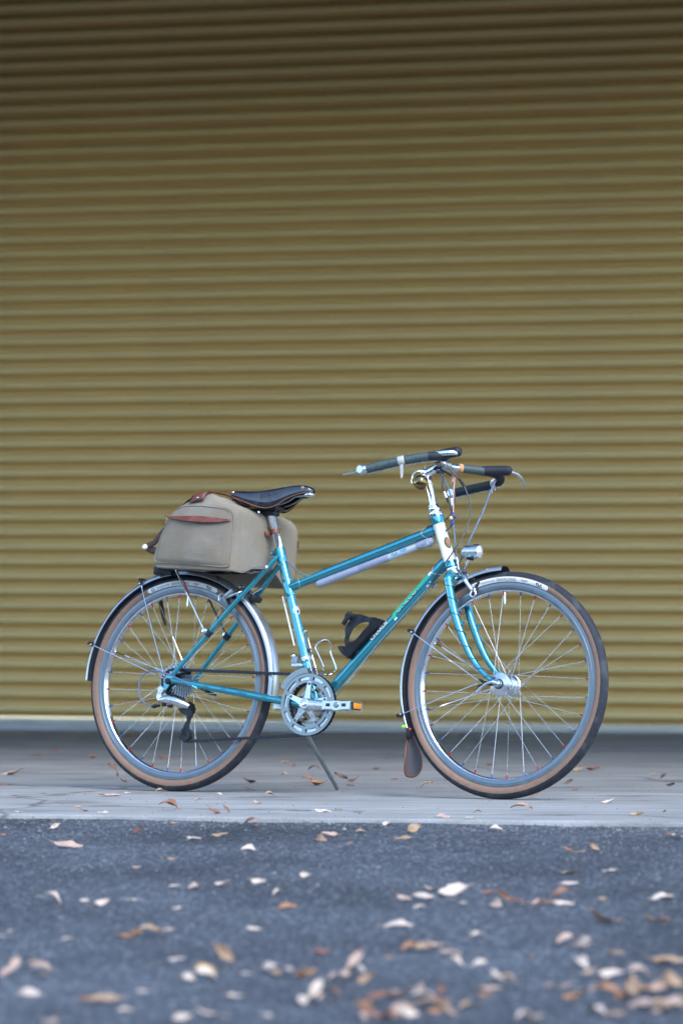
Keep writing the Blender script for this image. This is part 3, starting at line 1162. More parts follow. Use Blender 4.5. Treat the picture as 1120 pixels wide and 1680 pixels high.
    for body, sz, x0, y0, mt, xs2, bd in txt:
        text_mesh(body, sz, (lambda x, y, X=x0, Y=y0: on_wall(X + x, Y + y, 0.0011)), "lettering", mt, wh, xs=xs2, bold=bd)
    mr_ = MB()
    mr_.tube([on_wall(-0.113 + 0.0045 * math.cos(q), 0.0068 + 0.0042 * math.sin(q), 0.0010) for q in [2 * math.pi * i / 16 for i in range(16)]], 0.0008, 5, closed=True)
    mr_.build("round_mark", "decal_black", wh)
    return wh


rear_wheel = make_wheel(0.0, 'rear')
front_wheel = make_wheel(WB_, 'front')
tag(rear_wheel, "rear wheel with cassette, tan wall tyre and pale tyre panel")
tag(front_wheel, "front wheel with large silver dynamo hub and tan wall tyre")

# quick release lever and dynamo plug on the near front dropout
mb = MB()
mb.tube(spline([P(1.1279, 0.330, 0.064), P(1.122, 0.333, 0.070), P(1.106, 0.328, 0.075), P(1.090, 0.316, 0.076), P(1.078, 0.304, 0.075)], 5), [0.0062, 0.0060, 0.0052, 0.0056, 0.0064], 12, flat=0.75)
mb.ball(P(1.077, 0.303, 0.075), 0.0058)
mb.build("quick_release_lever", "aluminium", front_wheel).location = (-WB_, 0, -RW)
mb = MB()
mb.box(P(1.090, 0.331, 0.042), 0.022, 0.014, 0.013, bev=0.003)
mb.tube([P(1.080, 0.333, 0.043), P(1.064, 0.343, 0.044)], [0.0045, 0.0028], 8)
mb.tube([P(1.080, 0.328, 0.043), P(1.058, 0.322, 0.044)], [0.0045, 0.0022], 8)
mb.build("dynamo_plug", "black_plastic", front_wheel).location = (-WB_, 0, -RW)

# --- mudguards
def mudguard(u, a0, a1, n):
    g = empty("mudguard", bike, (u, 0, RW))
    pr = []
    for i in range(17):
        t = -1 + 2 * i / 16
        w = 0.0262 * math.sin(t * math.pi / 2 * 0.98) if abs(t) < 1 else 0.0262 * t
        pr.append((0.3475 - 0.0150 * abs(t) ** 2.3, w))
    lip = [(0.3330, 0.0268), (0.3318, 0.0258), (0.3326, 0.0246)]
    outer = [(r, h) for r, h in lip[::-1]]
    outer = [(r, -h) for r, h in lip[::-1]] + pr + lip
    inner = [(r - 0.0013, h * 0.962) for r, h in pr][::-1]
    ms = [0] * (len(outer) - 1) + [1] * (len(inner) + 1)
    MB().lathe(outer + inner, n=n, closed=True, a0=a0, a1=a1, mis=ms).build("blade", ["mudguard_metal", "mudguard_inner_shade"], g, angle=50)
    return g


rg = mudguard(0.0, rad(-7), rad(179), 120)
fg = mudguard(WB_, rad(93), rad(206), 80)
def stay(g, gu, ang, root, s):
    """Wire stay from a clip on the mudguard edge to the dropout."""
    e = Vector((0.338 * math.cos(ang), -s * 0.0300, 0.338 * math.sin(ang)))
    r = Vector((root[0] - gu, -root[2] * s, root[1] - RW))
    MB().tube([e, e + (r - e) * 0.5 + Vector((0, -s * 0.002, 0)), r], 0.00165, 7).build("stay", "chrome", g)
    t = Vector((-math.sin(ang), 0, math.cos(ang)))
    c = MB()
    rd_ = Vector((math.cos(ang), 0, math.sin(ang)))
    Rm = Matrix((t, Vector((0, 1, 0)), rd_)).transposed()
    c.box(e + rd_ * 0.006 + Vector((0, s * 0.002, 0)), 0.009, 0.010, 0.020, rot=Rm, bev=0.002)
    c.box(e + rd_ * 0.0155 + Vector((0, s * 0.012, 0)), 0.009, 0.032, 0.004, rot=Rm, bev=0.0012)
    c.ball(e + Vector((0, -s * 0.004, 0)), 0.0052, 10)
    c.ball(e + Vector((0, -s * 0.008, 0)), 0.0030, 8, mi=1)
    c.build("stay_clip", ["clip_black", "chrome"], g)


for s in (1, -1):
    stay(rg, 0.0, rad(116), (-0.014, 0.345, 0.071), s)
    stay(rg, 0.0, rad(160), (-0.014, 0.338, 0.071), s)
    stay(fg, WB_, rad(153.5), (1.070, 0.337, 0.0575), s)
    stay(fg, WB_, rad(195.5), (1.068, 0.330, 0.0575), s)
# lime and pink fixings above the leather flap
mb = MB()
ea = rad(202.5)
ev = Vector((0.338 * math.cos(ea), -0.020, 0.338 * math.sin(ea)))
mb.box(ev + Vector((-0.004, -0.008, 0.004)), 0.012, 0.012, 0.009, bev=0.002, mi=0)
mb.ball(ev + Vector((0.018, -0.012, -0.004)), 0.0040, mi=1)
mb.box(ev + Vector((0.012, -0.004, -0.015)), 0.014, 0.020, 0.030, bev=0.003, mi=2)
mb.build("flap_fixing", ["lime_plastic", "red_plastic", "black_plastic"], fg)
# mud flap: felt-grey paddle with a leather edge
ft = Vector((0.3415 * math.cos(rad(201.5)), 0, 0.3415 * math.sin(rad(201.5))))
outl = [(0.012, 0.0), (0.017, -0.03), (0.034, -0.055), (0.045, -0.080), (0.048, -0.105), (0.046, -0.122), (0.036, -0.136), (0.020, -0.1435), (0.0, -0.145)]
outl_s = [(p.x, p.y) for p in spline([Vector((a, b, 0)) for a, b in outl], 5)]


def flap_pt(w, z, lift=0.0):
    q = -z / 0.145
    return ft + Vector((0.004 + 0.018 * q - 0.010 * q * q + 6.0 * w * w * (1 - 0.4 * q) + lift, -w, z))


mb = MB()
nw = 8
for (hw, z) in outl_s:
    for j in range(nw + 1):
        mb.v.append(tuple(flap_pt(hw * (2 * j / nw - 1), z)))
for i in range(len(outl_s) - 1):
    for j in range(nw):
        mb.f.append((i * (nw + 1) + j, i * (nw + 1) + j + 1, (i + 1) * (nw + 1) + j + 1, (i + 1) * (nw + 1) + j))
        mb.m.append(0)
flap = mb.build("mud_flap", "flap_felt", fg)
so = flap.modifiers.new("thick", 'SOLIDIFY')
so.thickness = 0.003
so.offset = 0
ed = [flap_pt(a, z) for a, z in outl_s] + [flap_pt(-a, z) for a, z in outl_s[::-1][1:]]
MB().tube(ed, 0.0036, 8, flat=0.8).build("flap_edge", "brown_leather", fg)

# --- saddle and seat post
saddle = empty("saddle", bike)
SU = [0.176, 0.183, 0.195, 0.215, 0.240, 0.275, 0.305, 0.335, 0.365, 0.395, 0.420, 0.436, 0.445]
SHW = [0.058, 0.072, 0.082, 0.084, 0.080, 0.069, 0.058, 0.046, 0.036, 0.028, 0.023, 0.018, 0.006]
STP = [0.896, 0.907, 0.913, 0.914, 0.912, 0.9145, 0.9195, 0.9250, 0.9295, 0.9320, 0.9300, 0.9240, 0.914]
SSK = [0.891, 0.891, 0.891, 0.886, 0.876, 0.8635, 0.8575, 0.865, 0.885, 0.899, 0.905, 0.907, 0.909]
cs = [(-0.97, 1.0), (-1.01, 0.78), (-1.0, 0.52), (-0.94, 0.30), (-0.80, 0.15), (-0.55, 0.055), (-0.25, 0.012), (0, 0)]
cs = cs + [(-a, b) for a, b in cs[-2::-1]]
mb = MB()
for u, hw, tp, sk in zip(SU, SHW, STP, SSK):
    for a, b in cs:
        mb.v.append(tuple(P(u, tp - (tp - sk) * b, hw * a)))
m = len(cs)
for i in range(len(SU) - 1):
    for j in range(m - 1):
        mb.f.append((i * m + j, i * m + j + 1, (i + 1) * m + j + 1, (i + 1) * m + j))
        mb.m.append(0)
lt = mb.build("leather_top", "saddle_leather", saddle, angle=80)
so = lt.modifiers.new("thick", 'SOLIDIFY')
so.thickness = 0.004
so.offset = -1
sb_ = lt.modifiers.new("sub", 'SUBSURF')
sb_.levels = 2
sb_.render_levels = 2
for s in (0, -1):
    MB().tube(spline([Vector(mb.v[i * m + (0 if s == 0 else m - 1)]) + Vector((0, 0, -0.0004)) for i in range(2, len(SU) - 1)], 4), 0.0021, 6).build("skirt_edge", "leather_edge", saddle)
for s in (1, -1):
    mb = MB()
    mb.lathe([(0.0001, 0.0022), (0.0042, 0.0018), (0.0058, 0.0)], P(0.204, 0.9035, 0.0825 * s), (-0.1, -s, 0.45), 14)
    mb.build("rivet", "copper", saddle)
    mb = MB()
    mb.lathe([(0.0001, 0.0026), (0.0045, 0.0020), (0.0058, 0.0)], P(0.415, 0.9215, 0.0215 * s), (0.1, -s, 0.4), 14)
    mb.build("rivet", "copper", saddle)
    # rails
    mb = MB()
    mb.tube(spline([P(0.190, 0.892, 0.062 * s), P(0.193, 0.873, 0.058 * s), P(0.206, 0.8605, 0.050 * s), P(0.235, 0.8605, 0.038 * s), P(0.262, 0.8625, 0.026 * s)], 6), 0.0034, 10, mi=0)
    mb.tube(spline([P(0.262, 0.8625, 0.026 * s), P(0.330, 0.871, 0.021 * s), P(0.365, 0.8815, 0.019 * s), P(0.388, 0.894, 0.018 * s), P(0.410, 0.896, 0.015 * s), P(0.428, 0.903, 0.008 * s)], 6), 0.0034, 10, mi=1)
    mb.build("rail", ["gold_rail", "grey_metal"], saddle)
mb = MB()
mb.box(P(0.424, 0.902, 0), 0.030, 0.030, 0.014, bev=0.004)
mb.tube([P(0.425, 0.905, 0.017), P(0.425, 0.905, -0.017)], 0.0062, 12)
mb.tube([P(0.434, 0.911, 0.0), P(0.441, 0.908, 0.012)], 0.0052, 12)
mb.build("nose_bolt", "chrome", saddle)
mb = MB()
mb.box(P(0.186, 0.893, 0), 0.012, 0.118, 0.016, bev=0.004)
mb.tube([P(0.186, 0.889, 0.05), P(0.192, 0.883, 0.03), P(0.192, 0.883, -0.03), P(0.186, 0.889, -0.05)], 0.005, 8)
mb.build("cantle_plate", "dark_steel", saddle)
mb = MB()
mb.box(P(0.292, 0.862, 0), 0.072, 0.058, 0.016, bev=0.004)
mb.box(P(0.290, 0.848, 0), 0.050, 0.034, 0.018, bev=0.004)
mb.tube([P(0.262, 0.852, 0.020), P(0.262, 0.842, 0.020)], 0.0048, 10, mi=1)
mb.tube([P(0.322, 0.860, 0.020), P(0.322, 0.850, 0.020)], 0.0040, 10, mi=0)
mb.build("saddle_clamp", ["black_plastic", "chrome"], saddle)
# tooled outline and lettering ghosted on the near flap


def on_flap(x, y):
    u = 0.318 + x
    z = 0.893 + y + 0.12 * x
    k = min(range(len(SU) - 1), key=lambda i: abs((SU[i] + SU[i + 1]) / 2 - u))
    t = max(0, min(1, (u - SU[k]) / (SU[k + 1] - SU[k])))
    hw = SHW[k] + (SHW[k + 1] - SHW[k]) * t
    tp = STP[k] + (STP[k + 1] - STP[k]) * t
    sk = SSK[k] + (SSK[k + 1] - SSK[k]) * t
    b = max(0.0, min(1.0, (tp - z) / max(1e-4, tp - sk)))
    cc = cs[:8]
    a = cc[0][0]
    for i in range(7):
        if cc[i + 1][1] <= b <= cc[i][1]:
            q = (cc[i][1] - b) / (cc[i][1] - cc[i + 1][1])
            a = cc[i][0] + (cc[i + 1][0] - cc[i][0]) * q
            break
    return P(u, z, hw * abs(a) * 1.0 + 0.0012)


MB().tube([on_flap(0.030 * math.cos(q) * (1 + 0.15 * math.cos(3 * q)), 0.011 * math.sin(q)) for q in [2 * math.pi * i / 40 for i in range(40)]], 0.0004, 4, closed=True).build("tooling", "decal_black", saddle)
text_mesh("BROOKS", 0.012, lambda x, y: on_flap(x - 0.026, y - 0.004), "lettering", "decal_black", saddle)
mb = MB()
mb.tube([on_flap(0.0, 0.004), on_flap(0.003, -0.008), on_flap(0.004, -0.026)], 0.0012, 5)
mb.ball(on_flap(0.0, 0.004), 0.0030, 8)
mb.build("flap_lace", "decal_black", saddle)

pd = (P(0.2896, 0.8559) - P(0.3322, 0.7305)).normalized()
mb = MB()
mb.tube([P(0.3322, 0.7305) - pd * 0.05, P(0.3322, 0.7305) + pd * 0.118], 0.0128, 24)
mb.lathe([(0.0128, 0.118), (0.0136, 0.119), (0.0136, 0.124), (0.0100, 0.134), (0.0001, 0.136)], P(0.3322, 0.7305), pd, 24)
mb.build("seat_post", "chrome", bike)

# --- stem, handlebar
stem = empty("stem", bike)
mb = MB()
q0, q1, q2 = P(0.861, 0.852), P(0.8405, 0.9227), P(0.8300, 0.9590)
mb.tube([q0, q1, q2, q2 + (q2 - q1).normalized() * 0.006], [0.0112, 0.0112, 0.0125, 0.0100], 20)
mb.tube(spline([P(0.8325, 0.955), P(0.848, 0.9645), P(0.870, 0.974), P(0.884, 0.979)], 4), [0.0135, 0.0125, 0.0118, 0.0125], 16)
mb.build("stem_body", "chrome", stem)
MB().tube([P(0.8866, 0.9797, 0.019), P(0.8866, 0.9797, -0.019)], 0.0180, 20).build("bar_clamp", "aluminium", stem)
mb = MB()
mb.lathe([(0.0113, 0.0), (0.0120, 0.0004), (0.0120, 0.0045), (0.0113, 0.005)], P(0.8415, 0.9190), (q1 - q0), 20)
mb.build("band", "yellow_plastic", stem)
mb = MB()
mb.tube([P(0.826, 0.968, 0), P(0.823, 0.976, 0)], 0.006, 6)
mb.box(P(0.876, 0.962, 0.0), 0.018, 0.022, 0.016, bev=0.003)
mb.build("stem_bolt", "dark_steel", stem)

bar = empty("handlebar", bike)
HB = [(0.8866, 0.9797, 0.0), (0.8890, 0.9803, 0.030), (0.8980, 0.9815, 0.060), (0.9270, 0.9830, 0.10), (0.9560, 0.9825, 0.135), (0.9780, 0.9780, 0.156),
      (0.9850, 0.9680, 0.172), (0.9700, 0.9595, 0.188), (0.9450, 0.9560, 0.200), (0.890, 0.9500, 0.222), (0.835, 0.9420, 0.243), (0.780, 0.9320, 0.264)]


def hbp(u, v, w):
    return P(u, v + 0.040 * w, w)


# the bar sits slightly rotated in its clamp, one side a little lower than the other
DROP = {1: [0, 0, 0, 0, 0, 0.002, 0.008, 0.011, 0.011, 0.005, -0.002, -0.009], -1: [0, 0, 0, 0, 0, 0, 0, 0, 0, 0.003, 0.008, 0.014]}
for s in (1, -1):
    pts = spline([hbp(u, v + DROP[s][i], w * s) for i, (u, v, w) in enumerate(HB)], 8)
    n_ = len(pts)
    MB().tube(pts, 0.0117, 18).build("bar_tube", "aluminium", bar)

    def wrap(i0, i1, m_, name="grip", turns=None):
        """Cotton tape wound round the bar: overlapping turns give the ridges."""
        seg = []
        for i in range(i0, i1):
            for k in range(5):
                seg.append(pts[i] + (pts[i + 1] - pts[i]) * k / 5)
        ln = 0.0
        rs, prev = [], seg[0]
        for p_ in seg:
            ln += (p_ - prev).length
            prev = p_
            rs.append(0.0126 + 0.0007 * ((ln / 0.0075) % 1.0))
        MB().tube(seg, rs, 18).build(name, m_, bar)
    wrap(int(n_ * 0.205), int(n_ * 0.44), "grip_cloth")
    i_w = int(n_ * (0.715 if s == 1 else 0.56))
    wrap(i_w, n_ - 1, "grip_cloth" if s == 1 else "grip_cloth_dark")
    MB().tube(pts[int(n_ * 0.40):i_w + 1], 0.0131, 18).build("bend_sleeve", "black_rubber", bar)
    # end of the wrap beside the stem: cork coloured tape
    i_c = int(n_ * 0.205)
    MB().tube([pts[i_c - 1], pts[i_c], pts[i_c + 1]], 0.0137, 16).build("finishing_tape", "cork_orange", bar)
    # hood
    mb = MB()
    hp = spline([hbp(0.938, 0.9835, 0.124 * s), hbp(0.962, 0.9845, 0.136 * s), hbp(0.990, 0.9860, 0.146 * s), hbp(1.012, 0.9870, 0.152 * s), hbp(1.024, 0.9870, 0.155 * s), hbp(1.032, 0.9865, 0.1575 * s)], 5)
    mb.tube(hp, [0.0134, 0.0152, 0.0152, 0.0148, 0.0140, 0.0060], 18)
    mb.tube(spline([hbp(0.972, 0.985, 0.142 * s), hbp(0.984, 0.976, 0.158 * s), hbp(0.982, 0.967, 0.172 * s)], 4), [0.013, 0.0138, 0.0132], 14)
    mb.build("brake_hood", "black_rubber", bar)
    mb = MB()
    if s == 1:
        mb.tube(spline([hbp(1.024, 0.982, 0.158), hbp(1.018, 0.981, 0.174), hbp(1.000, 0.979, 0.184), hbp(0.972, 0.976, 0.192), hbp(0.945, 0.972, 0.198)], 6), [0.0060, 0.0076, 0.0080, 0.0074, 0.0050], 12, flat=0.55, ref=(0, 1, 0))
    else:
        mb.tube(spline([hbp(1.024, 0.984, 0.155 * s), hbp(1.036, 0.981, 0.176 * s), hbp(1.040, 0.972, 0.198 * s), hbp(1.036, 0.9655, 0.215 * s), hbp(1.030, 0.9630, 0.240 * s)], 6), [0.0060, 0.0058, 0.0052, 0.0048, 0.0058], 12, flat=0.8)
        mb.ball(hbp(1.030, 0.9630, 0.241 * s), 0.0056)
    mb.build("brake_lever", "aluminium", bar)
    # bar end shifter pod
    e0, e1 = pts[-1], (pts[-1] - pts[-4]).normalized()
    mb = MB()
    mb.tube([e0 - e1 * 0.004, e0 + e1 * 0.002, e0 + e1 * 0.014, e0 + e1 * 0.020, e0 + e1 * 0.026], [0.0128, 0.0136, 0.0150, 0.0135, 0.0055], 16)
    mb.tube([e0 + e1 * 0.010 + Vector((0, -0.017, 0)), e0 + e1 * 0.010 + Vector((0, 0.017, 0))], 0.0110, 16)
    if s == 1:
        mb.tube(spline([e0 + e1 * 0.016, e0 + e1 * 0.034 + Vector((0, 0, -0.001)), e0 + e1 * 0.052 + Vector((0, 0, -0.001)), e0 + e1 * 0.070 + Vector((0, 0, 0.001))], 5), [0.0072, 0.0044, 0.0032, 0.0030], 10, flat=0.7)
    mb.build("shifter", "aluminium", bar)
    # shift cable run under the grip
    run = [pts[i] + Vector((0, 0, -0.0155)) for i in range(int(n_ * 0.62), n_, 4)]
    MB().tube(run, 0.0021, 6).build("shift_cable", "aluminium", bar)
    # clear tape / twine tied round the grip, with loose tails
    i_t = int(n_ * (0.84 if s == 1 else 0.70))
    c0 = pts[i_t]
    tv = (pts[i_t + 1] - pts[i_t - 1]).normalized()
    mb = MB()
    if s == 1:
        mb.tube([c0 - tv * 0.0095, c0 - tv * 0.0085, c0 + tv * 0.0085, c0 + tv * 0.0095], [0.0136, 0.0142, 0.0142, 0.0136], 18)
        tl = [c0 + Vector((0.004, -0.006, -0.012)), c0 + Vector((0.006, -0.007, -0.024)), c0 + Vector((0.006, -0.005, -0.040)), c0 + Vector((0.007, -0.006, -0.052))]
        mb.tube(spline(tl, 4), [0.0052, 0.0056, 0.0050, 0.0026], 8, flat=0.16, ref=(0, 1, 0))
        mb.build("tied_tape", "clear_tape", bar)
    else:
        for q in (-0.006, 0.0, 0.005):
            mb.tube([c0 + tv * q - tv * 0.0012, c0 + tv * q, c0 + tv * q + tv * 0.0012], [0.0138, 0.0148, 0.0138], 16)
        mb.tube(spline([c0 + tv * 0.005 + Vector((0, -0.013, -0.004)), c0 + tv * 0.004 + Vector((0.001, -0.012, -0.018)), c0 + tv * 0.003 + Vector((0.002, -0.012, -0.030))], 4), 0.0013, 5)
        mb.tube(spline([c0 - tv * 0.006 + Vector((0, -0.013, -0.004)), c0 - tv * 0.009 + Vector((0, -0.012, -0.016)), c0 - tv * 0.012 + Vector((0, -0.012, -0.024))], 4), 0.0011, 5)
        mb.build("tied_twine", "twine", bar)
        mb = MB()
        mb.tube([c0 - tv * 0.014, c0 - tv * 0.008], 0.0139, 16)
        mb.build("finishing_tape", "cork_orange", bar)

# bell on the stem
bell = empty("bell", bike)
bax = Vector((-0.55, -0.80, 0.20)).normalized()
mb = MB()
mb.lathe([(0.0001, 0.0225), (0.0080, 0.0212), (0.0150, 0.0175), (0.0198, 0.0115), (0.0222, 0.0040), (0.0225, -0.0050), (0.0205, -0.0110), (0.0001, -0.0125)], P(0.834, 0.924, 0.036), bax, 32)
mb.build("dome", "brass", bell, angle=60)
mb = MB()
mb.tube(spline([P(0.838, 0.957, 0.022), P(0.824, 0.958, 0.034), P(0.812, 0.951, 0.042), P(0.808, 0.936, 0.046), P(0.809, 0.922, 0.047)], 4), 0.0024, 8)
mb.tube([P(0.836, 0.955, 0.012), P(0.832, 0.940, 0.028)], 0.0060, 10)
mb.ball(P(0.809, 0.921, 0.047), 0.0036)
mb.box(P(0.834, 0.956, 0.016), 0.020, 0.016, 0.012, bev=0.003)
mb.build("striker", "chrome", bell)

# --- headlight on the crown
lamp = empty("headlight", bike)
l0, l1 = P(0.966, 0.7215, 0), P(1.031, 0.7200, 0)
la = (l1 - l0).normalized()
mb = MB()
mb.lathe([(0.0001, 0.0), (0.0130, 0.001), (0.0172, 0.006), (0.0188, 0.012), (0.0190, 0.030), (0.0200, 0.033), (0.0204, 0.052), (0.0196, 0.056), (0.0185, 0.057)], l0, la, 36)
mb.build("housing", "aluminium", lamp, angle=30)
mb = MB()
mb.lathe([(0.0001, 0.060), (0.0100, 0.0595), (0.0186, 0.0565)], l0, la, 36)
mb.build("lens", "lens_glass", lamp)
MB().box(l0 + la * 0.045 + Vector((0, 0, 0.020)), 0.014, 0.012, 0.004, bev=0.0015).build("switch", "black_plastic", lamp)
mb = MB()
mb.tube(spline([P(0.990, 0.702, 0), P(0.984, 0.690, 0), P(0.974, 0.676, 0), P(0.963, 0.664, 0), P(0.955, 0.655, 0)], 4), [0.0070, 0.0062, 0.0048, 0.0048, 0.0055], 12, flat=0.7)
mb.box(P(0.991, 0.701, 0), 0.020, 0.014, 0.012, bev=0.003, mi=1)
mb.tube(spline([P(0.972, 0.704, 0.006), P(0.962, 0.690, 0.008), P(0.958, 0.672, 0.010)], 4), 0.0014, 6, mi=1)
mb.build("bracket", ["chrome", "black_plastic"], lamp)

# --- brakes: two curved calliper arms round each wheel
def brake(name, piv, pad, flip):
    """piv: pivot (u, v) on the bridge or crown; pad: where the shoe meets the rim."""
    b = empty("brake", bike)
    d = (Vector(pad) - Vector(piv))
    for s in (1, -1):
        mb_ = MB()
        pts = spline([P(piv[0] + 0.004, piv[1] + 0.010, 0.004 * s), P(piv[0] + d.x * 0.15 + flip * 0.010, piv[1] + d.y * 0.10 + 0.004, 0.022 * s), P(piv[0] + d.x * 0.50 + flip * 0.006, piv[1] + d.y * 0.45, 0.034 * s),
                      P(piv[0] + d.x * 0.92, piv[1] + d.y * 0.88, 0.029 * s), P(pad[0], pad[1] - 0.006, 0.025 * s)], 5)
        mb_.tube(pts, [0.0085, 0.0085, 0.0072, 0.0068, 0.0060], 12, flat=0.75)
        mb_.tube([P(pad[0], pad[1] + 0.004, 0.033 * s), P(pad[0], pad[1] + 0.004, 0.018 * s)], 0.0062, 12)
        mb_.tube([P(pad[0], pad[1] + 0.004, 0.036 * s), P(pad[0], pad[1] + 0.004, 0.031 * s)], 0.0042, 6, mi=1)
        mb_.build("calliper_arm", ["aluminium", "dark_steel"], b)
        mb_ = MB()
        t = Vector((d.y, -d.x)).normalized() * (-1 if d.y > 0 else 1)
        mb_.tube([P(pad[0] - t.x * 0.024, pad[1] + 0.004 - t.y * 0.024, 0.0185 * s), P(pad[0] + t.x * 0.024, pad[1] + 0.004 + t.y * 0.024, 0.0185 * s)], 0.0046, 8)
        mb_.build("brake_shoe", "black_rubber", b)
    mb_ = MB()
    mb_.tube([P(piv[0] - 0.022, piv[1], 0), P(piv[0] + 0.026, piv[1] + 0.003, 0)], 0.0062, 12)
    mb_.tube([P(piv[0] + 0.026, piv[1] + 0.003, 0), P(piv[0] + 0.032, piv[1] + 0.003, 0)], 0.0085, 6)
    mb_.box(P(piv[0] + 0.010, piv[1] + 0.018, 0.016), 0.012, 0.014, 0.014, bev=0.003)
    mb_.build("pivot_bolt", "dark_steel", b)
    return b


fb = brake("brake", (0.972, 0.643), (1.022, 0.606), 1)
rb = brake("brake", (0.206, 0.604), (0.163, 0.587), 1)
mb = MB()
mb.tube([P(1.022, 0.604, 0.036), P(1.018, 0.588, 0.037), P(1.028, 0.582, 0.037), P(1.036, 0.592, 0.037), P(1.030, 0.606, 0.036)], 0.0030, 8)
mb.tube([P(0.998, 0.632, 0.036), P(1.022, 0.604, 0.037)], [0.0068, 0.0055], 10)
mb.build("shoe_holder", "aluminium", fb)
mb = MB()
mb.tube(spline([P(0.163, 0.588, 0.040), P(0.152, 0.578, 0.041), P(0.150, 0.590, 0.041), P(0.158, 0.600, 0.041), P(0.172, 0.596, 0.040)], 4, closed=True), 0.0030, 8, closed=True)
mb.tube([P(0.172, 0.594, 0.040), P(0.196, 0.612, 0.040)], [0.0055, 0.0070], 10)
mb.build("shoe_holder", "aluminium", rb)
mb = MB()
mb.box(P(0.254, 0.588, 0.0), 0.024, 0.044, 0.018, rot=Matrix.Rotation(rad(40), 3, "Y"), bev=0.004)
mb.tube([P(0.25, 0.602, 0.012), P(0.275, 0.622, 0.0)], 0.0035, 8, mi=1)
mb.build("yoke", ["black_plastic", "chrome"], rb)

# --- cables
cab = {
    "cable_a": ([(0.8998, 0.9439, 0.02), (0.8972, 0.915, 0.02), (0.9027, 0.8974, 0.015), (0.9264, 0.8404, 0.01), (0.932, 0.8125, 0.01), (0.9259, 0.7946, 0.01), (0.9130, 0.7800, 0.016)], 0.0021, "cable_dark"),
    "cable_b": ([(0.872, 0.9714, 0.012), (0.9043, 0.9234, 0.01), (0.926, 0.874, 0.01), (0.9325, 0.8403, 0.01), (0.9399, 0.7937, 0.015), (0.9476, 0.7396, 0.015), (0.9511, 0.706, 0.01), (0.9590, 0.672, 0.008)], 0.0025, "cable_blue"),
    "cable_c": ([(0.8957, 0.9736, -0.01), (0.9276, 0.9433, -0.02), (0.9496, 0.9163, -0.02), (0.9698, 0.8668, -0.02), (0.9724, 0.815, -0.015), (0.9631, 0.761, 0.004), (0.9472, 0.7216, 0.022), (0.9229, 0.6851, 0.026), (0.8711, 0.6239, 0.018)], 0.0021, "cable_dark"),
    "cable_d": ([(0.9784, 0.9650, -0.165), (0.9792, 0.9084, -0.12), (0.9835, 0.853, -0.08), (0.9772, 0.7753, -0.03), (0.9560, 0.700, -0.006)], 0.0026, "cable_blue"),
    "cable_e": ([(0.840, 0.7950, 0.0), (0.8957, 0.8250, -0.024), (0.9130, 0.88, -0.030), (0.9030, 0.945, -0.030), (0.9000, 0.972, -0.04)], 0.0021, "cable_dark"),
    "cable_f": ([(0.3480, 0.7180, 0.004), (0.3640, 0.6985, 0.004), (0.3919, 0.6770, 0.004), (0.4200, 0.6600, 0.006), (0.4420, 0.6520, 0.006)], 0.0022, "cable_blue"),
}
for k, (pp, r, mt) in cab.items():
    MB().tube(spline([P(*q) for q in pp], 8), r, 8).build("cable", mt, bike)
for (a, b) in (((0.9100, 0.8800, 0.014), (0.9027, 0.8974, 0.015)), ((0.9245, 0.8780, 0.010), (0.9300, 0.8560, 0.010))):
    MB().tube([P(*a), P(*b)], 0.0042, 10).build("barrel_adjuster", "aluminium", bike)
    e_ = P(*b) + (P(*b) - P(*a)).normalized() * 0.016 if a[1] > b[1] else P(*a) + (P(*a) - P(*b)).normalized() * 0.016
    MB().tube([P(*b) if a[1] > b[1] else P(*a), e_], [0.0036, 0.0028], 8).build("cable_ferrule", "black_plastic", bike)
MB().tube([P(0.9296, 0.9410, -0.02), P(0.9480, 0.9185, -0.02)], [0.0040, 0.0045], 10).build("cable_sleeve", "black_plastic", bike)
MB().tube([P(0.9515, 0.7030, 0.010), P(0.9550, 0.6840, 0.009), P(0.9580, 0.6680, 0.008)], [0.0050, 0.0046, 0.0030], 10).build("barrel_adjuster", "chrome", bike)
MB().tube(spline([P(0.868, 0.965, 0.02), P(0.880, 0.970, 0.022), P(0.900, 0.960, 0.02), P(0.916, 0.948, 0.0)], 4), [0.0050, 0.0055, 0.0040, 0.0030], 10).build("cable_sleeve", "black_plastic", bike)
for w_ in (0.006, -0.006):
    MB().tube([P(0.862, 0.6160, w_ * 2), P(0.70, 0.455, w_), P(0.528, 0.262, w_)], 0.00075, 5).build("shift_wire", "spoke_steel", bike)

# --- crankset
crank = empty("crankset", bike)
CC = (0.4905, 0.2645)
N1 = 144


def arcring(r0, r1, w0, w1, mb_, a0=0.0, a1=None, n=N1, mi=0):
    mb_.lathe([(r0, -w0), (r1, -w0), (r1, -w1), (r0, -w1)], P(*CC), (0, 1, 0), n, closed=True, a0=a0, a1=a1, mi=mi)


mb = MB()
arcring(0.0835, 0.0925, 0.0500, 0.0535, mb)
arcring(0.0655, 0.0735, 0.0500, 0.0535, mb)
for i in range(10):
    a = 2 * math.pi * i / 10 + 0.20
    mb.lathe([(0.0733, -0.0500), (0.0837, -0.0500), (0.0837, -0.0535), (0.0733, -0.0535)], P(*CC), (0, 1, 0), 5, closed=True, a0=a - 0.080, a1=a + 0.080)
mb.build("chain_guard", "grey_metal", crank, angle=30)
mb = MB()
arcring(0.0690, 0.0880, 0.0462, 0.0484, mb)
mb.build("guard_plate", "aluminium", crank, angle=30)
MB().gear(CC, 0.0925, 0.074, 46, 0.0412, 0.0440, tooth=0.0042).build("chainring", "dark_steel", crank, smooth=False)
MB().gear(CC, 0.0735, 0.058, 36, 0.0340, 0.0365, tooth=0.0040).build("chainring", "cog_steel", crank, smooth=False)
MB().gear(CC, 0.0525, 0.042, 26, 0.0270, 0.0295, tooth=0.0040).build("chainring", "cog_steel", crank, smooth=False)
